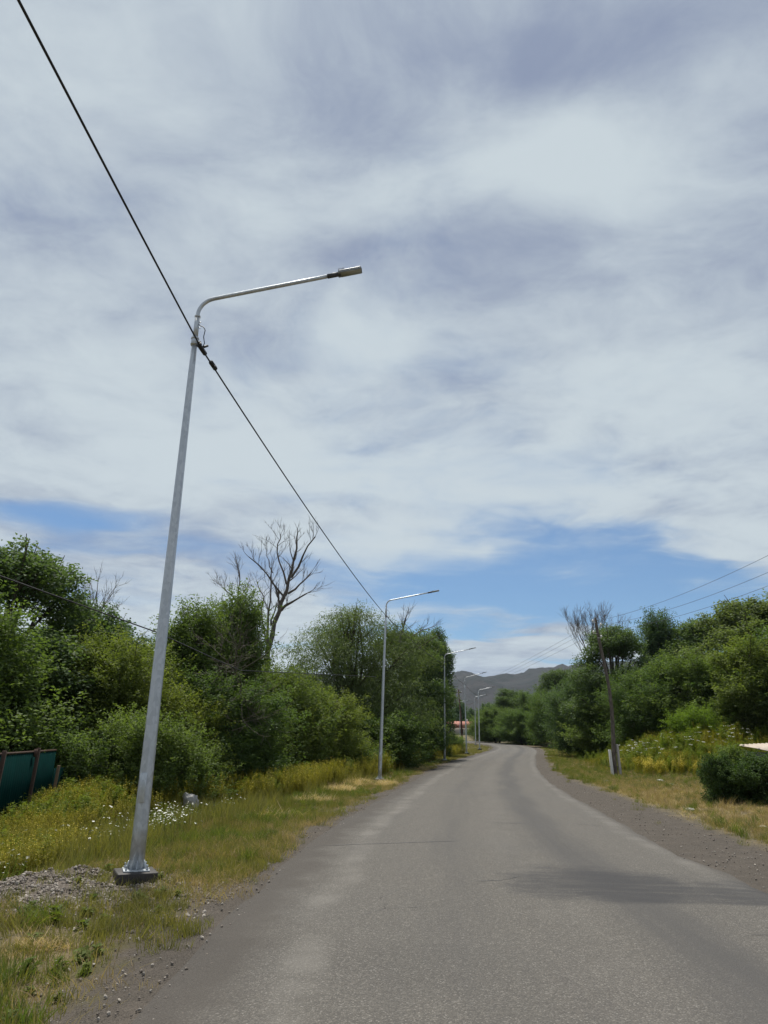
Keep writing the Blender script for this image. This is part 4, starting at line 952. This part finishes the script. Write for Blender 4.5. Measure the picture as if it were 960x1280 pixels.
dead_tree('dead_tree', b0, ([(b0, k1, 0.05)], [(k1, (-0.4, -1.2, 0.35), 2.0, 0.035, 3), (k1, (0.4, -1.2, 0.1), 2.0, 0.035, 3), (k1, (0.1, -1.0, 0.7), 2.0, 0.035, 3), (k1, (0.1, -1.3, -0.3), 2.0, 0.03, 3)]), 23,
    'tangle of dry grey branches within the dark broad tree', m='bark_grey', nb=(2, 3), spread=0.6)

# ------------------------------------------------------------------ ground cover (stuff)
def tuft(name, seed, n, h, rad, wd, lean, m, segs=2, hv=0.4):
    g = np.random.default_rng(seed); a = g.uniform(0, 6.283, n); r = rad*np.sqrt(g.random(n))
    p = np.stack([np.cos(a)*r, np.sin(a)*r, np.zeros(n)-0.01], 1); hh = h*g.uniform(1-hv, 1+hv, n)
    la = g.uniform(0, 6.283, n); ld = np.stack([np.cos(la), np.sin(la), np.zeros(n)], 1)*(lean*g.uniform(0.2, 1.3, n)*hh)[:, None]
    ba = g.uniform(0, 6.283, n); b = np.stack([np.cos(ba), np.sin(ba), np.zeros(n)], 1)
    V = []; up_ = np.array([0, 0, 1.0])
    for k in range(segs):
        t = k/segs; c = p+ld*t*t+up_*(hh*t)[:, None]; w_ = wd*(1-0.5*t)
        V += [c-b*w_/2, c+b*w_/2]
    V.append(p+ld+up_*(hh*0.96)[:, None]); V = np.stack(V, 1); ns_ = V.shape[1]; base = np.arange(n)[:, None]*ns_
    Q = np.concatenate([base+np.array([[2*k, 2*k+1, 2*k+3, 2*k+2]]) for k in range(segs-1)]); Tr = base+np.array([[2*segs-2, 2*segs-1, 2*segs]])
    tint = np.clip(g.normal(0.5, 0.25, n), 0, 1)
    me_ = np_mesh(name, V.reshape(-1, 3), Q, Tr, attrs={'tint': ('F', np.concatenate([np.tile(tint, segs-1), tint]))})
    me_.materials.append(m); return me_
def weed(name, seed, h, n_stem, rad, m_leaf, m_head, head, leafy=22, ll=0.09, lw=0.02, nhead=10, hs=0.012):
    """upright leafy stalks, optionally carrying small flower heads ('plume' along the tip, 'umbel' as a flat plate)"""
    g = np.random.default_rng(seed); V = []; Q = []; mi = []; tn = []
    def quad(a, b, c, d, k, t): i = len(V); V.extend([a, b, c, d]); Q.append((i, i+1, i+2, i+3)); mi.append(k); tn.append(t)
    for s in range(n_stem):
        an = g.uniform(0, 6.28); r = rad*math.sqrt(g.random()); b0_ = np.array([math.cos(an)*r, math.sin(an)*r, 0]); hh = h*g.uniform(0.65, 1.15)
        ln = np.array([g.normal()*0.12, g.normal()*0.12, 1.0])*hh; tp = b0_+ln; w_ = np.array([0.006, 0.0, 0]); w2 = np.array([0, 0.006, 0]); tt = g.random()
        quad(b0_-w_, b0_+w_, tp+w_*0.4, tp-w_*0.4, 0, tt); quad(b0_-w2, b0_+w2, tp+w2*0.4, tp-w2*0.4, 0, tt)
        for k in range(leafy):
            t = g.uniform(0.05, 0.97); c = b0_+ln*t; a2 = g.uniform(0, 6.28); d_ = np.array([math.cos(a2), math.sin(a2), g.uniform(-0.1, 0.9)]); d_ /= np.linalg.norm(d_)
            sd_ = np.cross(d_, [0, 0, 1.0]); sd_ /= np.linalg.norm(sd_)+1e-9; L_ = ll*g.uniform(0.6, 1.3)*(1.15-0.5*t)
            quad(c, c+d_*L_*0.5+sd_*lw*0.5, c+d_*L_-np.array([0, 0, L_*0.2]), c+d_*L_*0.5-sd_*lw*0.5, 0, np.clip(tt+g.normal()*0.2, 0, 1))
        if head:
            for k in range(nhead):
                if head == 'plume': c = b0_+ln*g.uniform(0.72, 1.04)+g.normal(size=3)*np.array([0.035, 0.035, 0.02])
                else:
                    a2 = g.uniform(0, 6.28); rr = 0.085*math.sqrt(g.random()); c = tp+np.array([math.cos(a2)*rr, math.sin(a2)*rr, g.normal()*0.008])
                a2 = g.uniform(0, 6.28); e1 = np.array([math.cos(a2), math.sin(a2), g.normal()*0.3])*hs; e2 = np.array([-math.sin(a2), math.cos(a2), g.normal()*0.3])*hs
                quad(c-e1, c-e2, c+e1, c+e2, 1, 0.5)
    me_ = np_mesh(name, V, Q, attrs={'tint': ('F', tn)}); me_.materials.append(m_leaf)
    if m_head: me_.materials.append(m_head); me_.polygons.foreach_set('material_index', np.array(mi, np.int32))
    return me_
def scatter(name, label, cat, meshes, pts, scl, tiltv=0.15, seed=0):
    g = np.random.default_rng(seed); n = len(pts)
    me_ = D.meshes.new(name); me_.vertices.add(n); me_.vertices.foreach_set('co', np.asarray(pts, np.float32).ravel())
    a = me_.attributes.new('rot', 'FLOAT_VECTOR', 'POINT'); a.data.foreach_set('vector', np.stack([g.normal(size=n)*tiltv, g.normal(size=n)*tiltv, g.uniform(0, 6.283, n)], 1).astype(np.float32).ravel())
    a = me_.attributes.new('scl', 'FLOAT', 'POINT'); a.data.foreach_set('value', np.asarray(scl, np.float32))
    a = me_.attributes.new('pick', 'INT', 'POINT'); a.data.foreach_set('value', g.integers(0, len(meshes), n).astype(np.int32))
    o_ = link(name, me_); o_['kind'] = 'stuff'; o_['label'] = label; o_['category'] = cat
    ng = D.node_groups.new(name+'_scatter', 'GeometryNodeTree')
    ng.interface.new_socket('Geometry', in_out='INPUT', socket_type='NodeSocketGeometry'); ng.interface.new_socket('Geometry', in_out='OUTPUT', socket_type='NodeSocketGeometry')
    N = ng.nodes; Lk = ng.links; gi = N.new('NodeGroupInput'); go = N.new('NodeGroupOutput')
    cl_ = D.collections.new(name+'_source')
    for k, mm in enumerate(meshes):
        so_ = D.objects.new('%s_piece_%02d' % (name, k), mm); cl_.objects.link(so_)
    ci = N.new('GeometryNodeCollectionInfo'); ci.inputs[0].default_value = cl_; ci.inputs[1].default_value = True; ci.inputs[2].default_value = True
    ip = N.new('GeometryNodeInstanceOnPoints'); ip.inputs['Pick Instance'].default_value = True
    def na(nm, dt):
        q = N.new('GeometryNodeInputNamedAttribute'); q.data_type = dt; q.inputs[0].default_value = nm; return [s_ for s_ in q.outputs if s_.enabled][0]
    e2r = N.new('FunctionNodeEulerToRotation'); Lk.new(na('rot', 'FLOAT_VECTOR'), e2r.inputs[0])
    Lk.new(gi.outputs[0], ip.inputs['Points']); Lk.new(ci.outputs[0], ip.inputs['Instance']); Lk.new(na('pick', 'INT'), ip.inputs['Instance Index'])
    Lk.new(e2r.outputs[0], ip.inputs['Rotation']); Lk.new(na('scl', 'FLOAT'), ip.inputs['Scale']); Lk.new(ip.outputs[0], go.inputs[0])
    md = o_.modifiers.new('scatter', 'NODES'); md.node_group = ng
    return o_
def field(n, xr, yr, cond, seed, near=None):
    """random ground points; y drawn so that nearer ground is denser; cond(x, y, d) gives the chance to keep each"""
    g = np.random.default_rng(seed); y0, y1 = yr
    y = y0*(y1/y0)**g.random(n) if near is None else g.uniform(y0, y1, n)
    lo = xr[0](y) if callable(xr[0]) else xr[0]; hi = xr[1](y) if callable(xr[1]) else xr[1]
    x = lo+(hi-lo)*g.random(n); d = road_d(x, y)
    k = g.random(n) < cond(x, y, d); x, y, d = x[k], y[k], d[k]
    return np.stack([x, y, ground_z(x, y, d)], 1), g
mound = lambda x, y: np.maximum(np.exp(-(((x+3.7)/1.9)**2+((y-9.05)/1.2)**2)**2), np.exp(-(((x+2.87)/0.75)**2+((y-9.4)/0.9)**2)**2))
xl = lambda y: np.interp(y, CL[:, 1], CL[:, 0])
tf_short = [tuft('t', 30+k, 26, 0.13, 0.12, 0.007, 0.5, M['grass']) for k in range(3)]
tf_green = [tuft('t', 40+k, 30, 0.20, 0.10, 0.009, 0.55, M['grass_green'], 3) for k in range(3)]
tf_tall = [tuft('t', 50+k, 26, 0.42, 0.13, 0.008, 0.45, M['grass'], 3) for k in range(3)]
tf_dry = [tuft('t', 60+k, 22, 0.09, 0.13, 0.005, 1.1, M['dry']) for k in range(3)]
tf_straw = [tuft('t', 65+k, 26, 0.07, 0.12, 0.007, 2.6, M['straw'], 3) for k in range(2)]
tf_drytall = [tuft('t', 68, 20, 0.24, 0.12, 0.006, 0.6, M['dry'], 3)]
wd_y = [weed('w', 70+k, 0.85, 9, 0.16, M['weed'], M['petal_yellow'], 'plume', 40, 0.10, 0.013, 2, 0.010) for k in range(3)]
wd_g = [weed('w', 75+k, 0.8, 10, 0.16, M['weed_stalk'], None, None, 30, 0.13, 0.03) for k in range(3)]
wd_gold = [weed('w', 80+k, 0.7, 10, 0.16, M['weed'], M['petal_yellow'], 'plume', 22, 0.09, 0.018, 14, 0.014) for k in range(2)]
wd_umb = [weed('w', 85+k, 1.1, 2, 0.10, M['weed_stalk'], M['petal_white'], 'umbel', 12, 0.12, 0.03, 22, 0.014) for k in range(2)]
wd_dai = [weed('w', 88+k, 0.28, 5, 0.12, M['weed_stalk'], M['petal_white'], 'umbel', 7, 0.05, 0.012, 1, 0.018) for k in range(2)]

wline = lambda y: np.interp(y, [8, 12, 13.5, 15, 23, 25.5, 40, 80], [5.6, 5.7, 6.6, 8.0, 8.2, 5.6, 4.5, 4.2])
nz = lambda x, y, f_, s_: vnoise(x*f_, y*f_, s_, 3)
# left verge
pts, g = field(72000, (lambda y: xl(y)-13, lambda y: xl(y)-2.9), (4.2, 140), lambda x, y, d: (0.03+0.97*sstep(-d+(nz(x, y, 1.2, 4)-.5)*1.6, 3.2, 4.1))*(d < -3.1)*(1-0.85*mound(x, y))*(0.25+0.75*sstep(nz(x, y, 0.8, 8), 0.3, 0.6))*(0.25+0.75*sstep(y, 5, 13)), 1)
scatter('grass', 'short patchy green and straw coloured grass on the left verge', 'grass', tf_short, pts, g.uniform(0.45, 1.15, len(pts)), 0.25, 1)
pts, g = field(26000, (lambda y: xl(y)-13, lambda y: xl(y)-3.1), (4.2, 75), lambda x, y, d: sstep(-d, 3.3, 4.4)*sstep(nz(x, y, 0.9, 14), 0.47, 0.64)*(1-0.96*mound(x, y))*(0.15+0.85*sstep(y, 6, 15)), 2)
scatter('grass', 'greener taller grass tufts on the left verge', 'grass', tf_green, pts, g.uniform(0.4, 1.1, len(pts)), 0.3, 2)
pts, g = field(9000, (lambda y: xl(y)-13, lambda y: xl(y)-3.9), (5.0, 80), lambda x, y, d: sstep(-d, 4.3, 6.0)*(1-np.exp(-((x+4.9)**2+((y-20.5)/1.6)**2)/1.6))*sstep(nz(x, y, 0.6, 24), 0.42, 0.6)*(1-mound(x, y))*sstep(y, 7, 14), 3)
scatter('grass', 'tall bent grass away from the road on the left', 'grass', tf_tall, pts, g.uniform(0.6, 1.3, len(pts)), 0.15, 3)
pts, g = field(26000, (lambda y: xl(y)-9, lambda y: xl(y)-2.9), (4.2, 80), lambda x, y, d: sstep(-d, 3.0, 3.6)*(0.12+0.88*sstep(nz(x, y, 0.55, 34), 0.5, 0.66))*(1-0.9*mound(x, y))*(0.5+0.5*sstep(y, 5, 12)), 4)
scatter('dry_grass', 'dry straw coloured grass on the left verge', 'grass', tf_dry, pts, g.uniform(0.6, 1.4, len(pts)), 0.3, 4)
def heap(cx, cy, rx, ry, n, seed):
    g = np.random.default_rng(seed); a = g.uniform(0, 6.28, n); r = np.sqrt(g.random(n)); x = cx+np.cos(a)*r*rx; y = cy+np.sin(a)*r*ry
    return np.stack([x, y, ground_z(x, y)+0.02*g.random(n)], 1)
pts = np.vstack([heap(-2.75, 6.9, 0.22, 0.12, 26, 1), heap(-3.0, 6.6, 0.2, 0.15, 10, 6), heap(-0.95, 31.5, 0.6, 1.6, 420, 2), heap(-1.35, 27.2, 0.5, 1.3, 380, 3), heap(2.3, 46, 0.6, 3.0, 300, 4), heap(-2.6, 17.5, 0.9, 0.8, 60, 5), heap(0.3, 31.0, 0.35, 1.2, 160, 7), heap(-1.9, 23.0, 0.5, 1.0, 120, 8)])
scatter('straw', 'pale heaps of mown straw on the left verge', 'straw', tf_straw, pts, np.random.default_rng(5).uniform(0.8, 1.7, len(pts))*np.where(pts[:, 1] < 10, 0.5, 1.0), 0.3, 5)
pts, g = field(17000, (lambda y: xl(y)-11, lambda y: xl(y)-5.0), (7.5, 85), lambda x, y, d: sstep(-d-wline(y), 0, 0.8)*sstep(y, 9, 12)*(0.15+0.85*sstep(nz(x, y, 0.35, 44), 0.36, 0.55))*(1-0.9*mound(x, y)), 6)
scatter('yellow_weeds', 'waist-high yellow-green flowering weeds along the left tree row', 'weeds', wd_y, pts, g.uniform(0.55, 1.25, len(pts))*(0.55+0.45*sstep(pts[:, 1], 14, 24)), 0.08, 6)
pts, g = field(5200, (lambda y: xl(y)-13, lambda y: xl(y)-5.6), (7.5, 85), lambda x, y, d: sstep(-d-wline(y)-0.5, 0, 1.0)*(0.2+0.8*sstep(nz(x, y, 0.4, 54), 0.45, 0.6)), 7)
scatter('green_weeds', 'leafy green weeds below the left trees', 'weeds', wd_g, pts, g.uniform(0.6, 1.3, len(pts))*(0.6+0.4*sstep(pts[:, 1], 14, 24)), 0.08, 7)
pts, g = field(1500, (-9.0, -3.4), (13, 26), lambda x, y, d: np.exp(-((x+4.9+0.05*(y-18))/0.9)**2)*sstep(nz(x, y, 0.8, 64), 0.4, 0.6), 8)
p2, g2 = field(400, (-8.0, -4.0), (8.5, 15), lambda x, y, d: 0.25+0*x, 9)
pts = np.vstack([pts, p2]); scatter('daisies', 'small white daisies scattered through the left verge grass', 'flowers', wd_dai, pts, np.random.default_rng(8).uniform(0.8, 1.7, len(pts)), 0.1, 8)
pts = np.array([(-6.55, 13.2), (-6.4, 13.5), (-6.3, 12.6), (-6.1, 12.4), (-5.9, 11.6), (-6.7, 13.6), (-5.2, 26.5), (-4.6, 30), (-4.3, 31), (-3.6, 36.5), (-3.4, 37.4), (-2.6, 40), (-4.9, 28), (-3.9, 33.5), (-3.0, 38.5), (1.0, 52), (-0.2, 48)], float)
pts = np.column_stack([pts, ground_z(pts[:, 0], pts[:, 1])]); scatter('umbel_flowers', 'tall stalks with flat white flower heads along the left tree row', 'flowers', wd_umb, pts, np.linspace(0.7, 1.25, len(pts)), 0.08, 9)
wd_broad = [weed('w', 92+k, 0.16, 6, 0.09, M['grass_green'], None, None, 9, 0.13, 0.055) for k in range(3)]
pts, g = field(2600, (lambda y: xl(y)-9, lambda y: xl(y)-3.3), (4.3, 30), lambda x, y, d: sstep(-d, 3.4, 4.2)*(0.12+0.88*sstep(nz(x, y, 1.4, 74), 0.5, 0.68))*(1-0.9*mound(x, y)), 10)
scatter('broad_weeds', 'low broad-leaved weeds dotted over the left verge', 'weeds', wd_broad, pts, g.uniform(0.22, 0.62, len(pts)), 0.2, 10)
# right verge
pts, g = field(52000, (lambda y: xl(y)+3.6, lambda y: xl(y)+16), (11, 120), lambda x, y, d: (0.02+0.98*sstep(d+0.2+0.75*sstep(y, 22, 45)+(nz(x, y, 1.1, 5)-.5)*1.6, 4.6, 5.5))*(d > 3.3)*(0.4+0.6*sstep(nz(x, y, 0.7, 9), 0.3, 0.6))*(0.2+0.8*sstep(y, 28, 40)), 11)
scatter('grass', 'short patchy grass on the right verge', 'grass', tf_short+tf_short+tf_green[:1], pts, g.uniform(0.45, 1.15, len(pts)), 0.25, 11)
pts, g = field(40000, (lambda y: xl(y)+4.6, lambda y: xl(y)+13), (11, 110), lambda x, y, d: sstep(d+0.2+0.75*sstep(y, 22, 45), 4.8, 5.8)*(0.35+0.65*sstep(nz(x, y, 0.4, 15), 0.38, 0.55))*(1-0.75*sstep(y, 30, 45)), 12)
scatter('dry_grass', 'dry straw coloured grass on the right verge below the hedge', 'grass', tf_dry+tf_dry+tf_drytall+tf_straw, pts, g.uniform(0.6, 1.2, len(pts)), 0.25, 12)
edge_r = lambda x, y: (0.30+0.70*sstep(road_d(x, y)+(nz(x, y, 0.6, 17)-.5)*4, 6.5, 11.5))*(0.35+0.65*sstep(y-0.25*(x-12)+(nz(x, y, 0.5, 7)-.5)*7, 42, 52))
pts, g = field(9000, (lambda y: xl(y)+5.5, lambda y: xl(y)+30), (34, 130), lambda x, y, d: np.maximum(sstep(y-0.25*(x-12)+(nz(x, y, 0.5, 7)-.5)*7, 42.0, 48)*sstep(d, 6.5, 8.5), sstep(y, 60, 66)*sstep(d, 6, 8)), 13)
scatter('green_weeds', 'tall leafy green weeds in front of the right trees', 'weeds', wd_g, pts, g.uniform(0.7, 2.0, len(pts))*edge_r(pts[:, 0], pts[:, 1]), 0.12, 13)
pts, g = field(3600, (10.5, 27), (40, 62), lambda x, y, d: sstep(y-0.25*(x-12)+(nz(x, y, 0.5, 7)-.5)*6, 42.0, 46)*sstep(d, 6, 8)*(0.15+0.85*sstep(nz(x, y, 0.3, 25), 0.42, 0.58)), 14)
scatter('yellow_weeds', 'yellow-green flowering weeds on the right beyond the wooden pole', 'weeds', wd_y, pts, g.uniform(0.7, 1.9, len(pts))*edge_r(pts[:, 0], pts[:, 1]), 0.12, 14)
pts, g = field(620, (14.0, 21.0), (40.5, 49.5), lambda x, y, d: np.exp(-(((x-17.0)/1.9)**2+((y-45)/2.0)**2))*sstep(nz(x, y, 0.9, 31), 0.35, 0.65)+0.02, 15, True)
scatter('golden_flowers', 'patch of bright yellow flowers right of the wooden pole', 'flowers', wd_gold, pts, g.uniform(0.35, 1.45, len(pts)), 0.1, 15)
pts, g = field(500, (12, 24), (46, 58), lambda x, y, d: 0.16*sstep(d, 7, 9), 16)
scatter('umbel_flowers', 'pale flower heads above the tall weeds on the right', 'flowers', wd_umb, pts, g.uniform(0.9, 1.45, len(pts)), 0.12, 16)
# gravel: the heap round the nearest lamp, loose stones along the shoulders
st = [stone_mesh('pebble', 100+k, 1, 0.4, 0.7) for k in range(5)]
M['pebble_pale'] = flat_mat('pebble_pale', (0.34, 0.305, 0.26), 0.95)
for k, s_ in enumerate(st): s_.materials.append(M['pebble' if k < 3 else 'pebble_pale'])
g = np.random.default_rng(77); n = 9000
x = -3.65+g.normal(size=n)*1.1; y = 9.15+g.normal(size=n)*0.85; k = (road_d(x, y) < -3.2) & (np.hypot(x+2.87, y-9.7) > 0.3); x, y = x[k], y[k]
scatter('gravel', 'heap of loose grey gravel around the foot of the nearest lamp', 'gravel', st, np.stack([x, y, ground_z(x, y)+0.004], 1), 0.006+0.026*g.random(len(x))**3, 0.6, 21)
pts, g = field(26000, (lambda y: xl(y)-4.4, lambda y: xl(y)+5.6), (4.4, 60), lambda x, y, d: sstep(-d, 2.3, 3.1)*(1-0.7*sstep(-d, 3.5, 4.2))+sstep(d, 2.7, 3.2)*(1-0.6*sstep(d, 4.6, 5.4)), 22)
pts[:, 2] += 0.012
scatter('gravel', 'loose stones scattered along both dusty road shoulders', 'gravel', st, pts, 0.0035+0.017*g.random(len(pts))**5, 0.6, 22)

# ------------------------------------------------------------------ summer haze: the air of the whole valley
f = MB(); f.box((0, 2000, 247), (10600, 6400, 500)); hz = f.build('haze', None); hz['kind'] = 'stuff'; hz['label'] = 'thin bluish summer haze filling the valley air'; hz['category'] = 'haze'
hm = D.materials.new('haze_air'); hm.use_nodes = True; hm.node_tree.nodes.clear(); t = NT(hm.node_tree)
pv = t.node('ShaderNodeVolumePrincipled'); pv.inputs['Color'].default_value = (0.70, 0.83, 1.0, 1); pv.inputs['Density'].default_value = 0.000042; pv.inputs['Anisotropy'].default_value = 0.2
t.l.new(pv.outputs[0], t.node('ShaderNodeOutputMaterial').inputs['Volume']); hz.data.materials.append(hm)
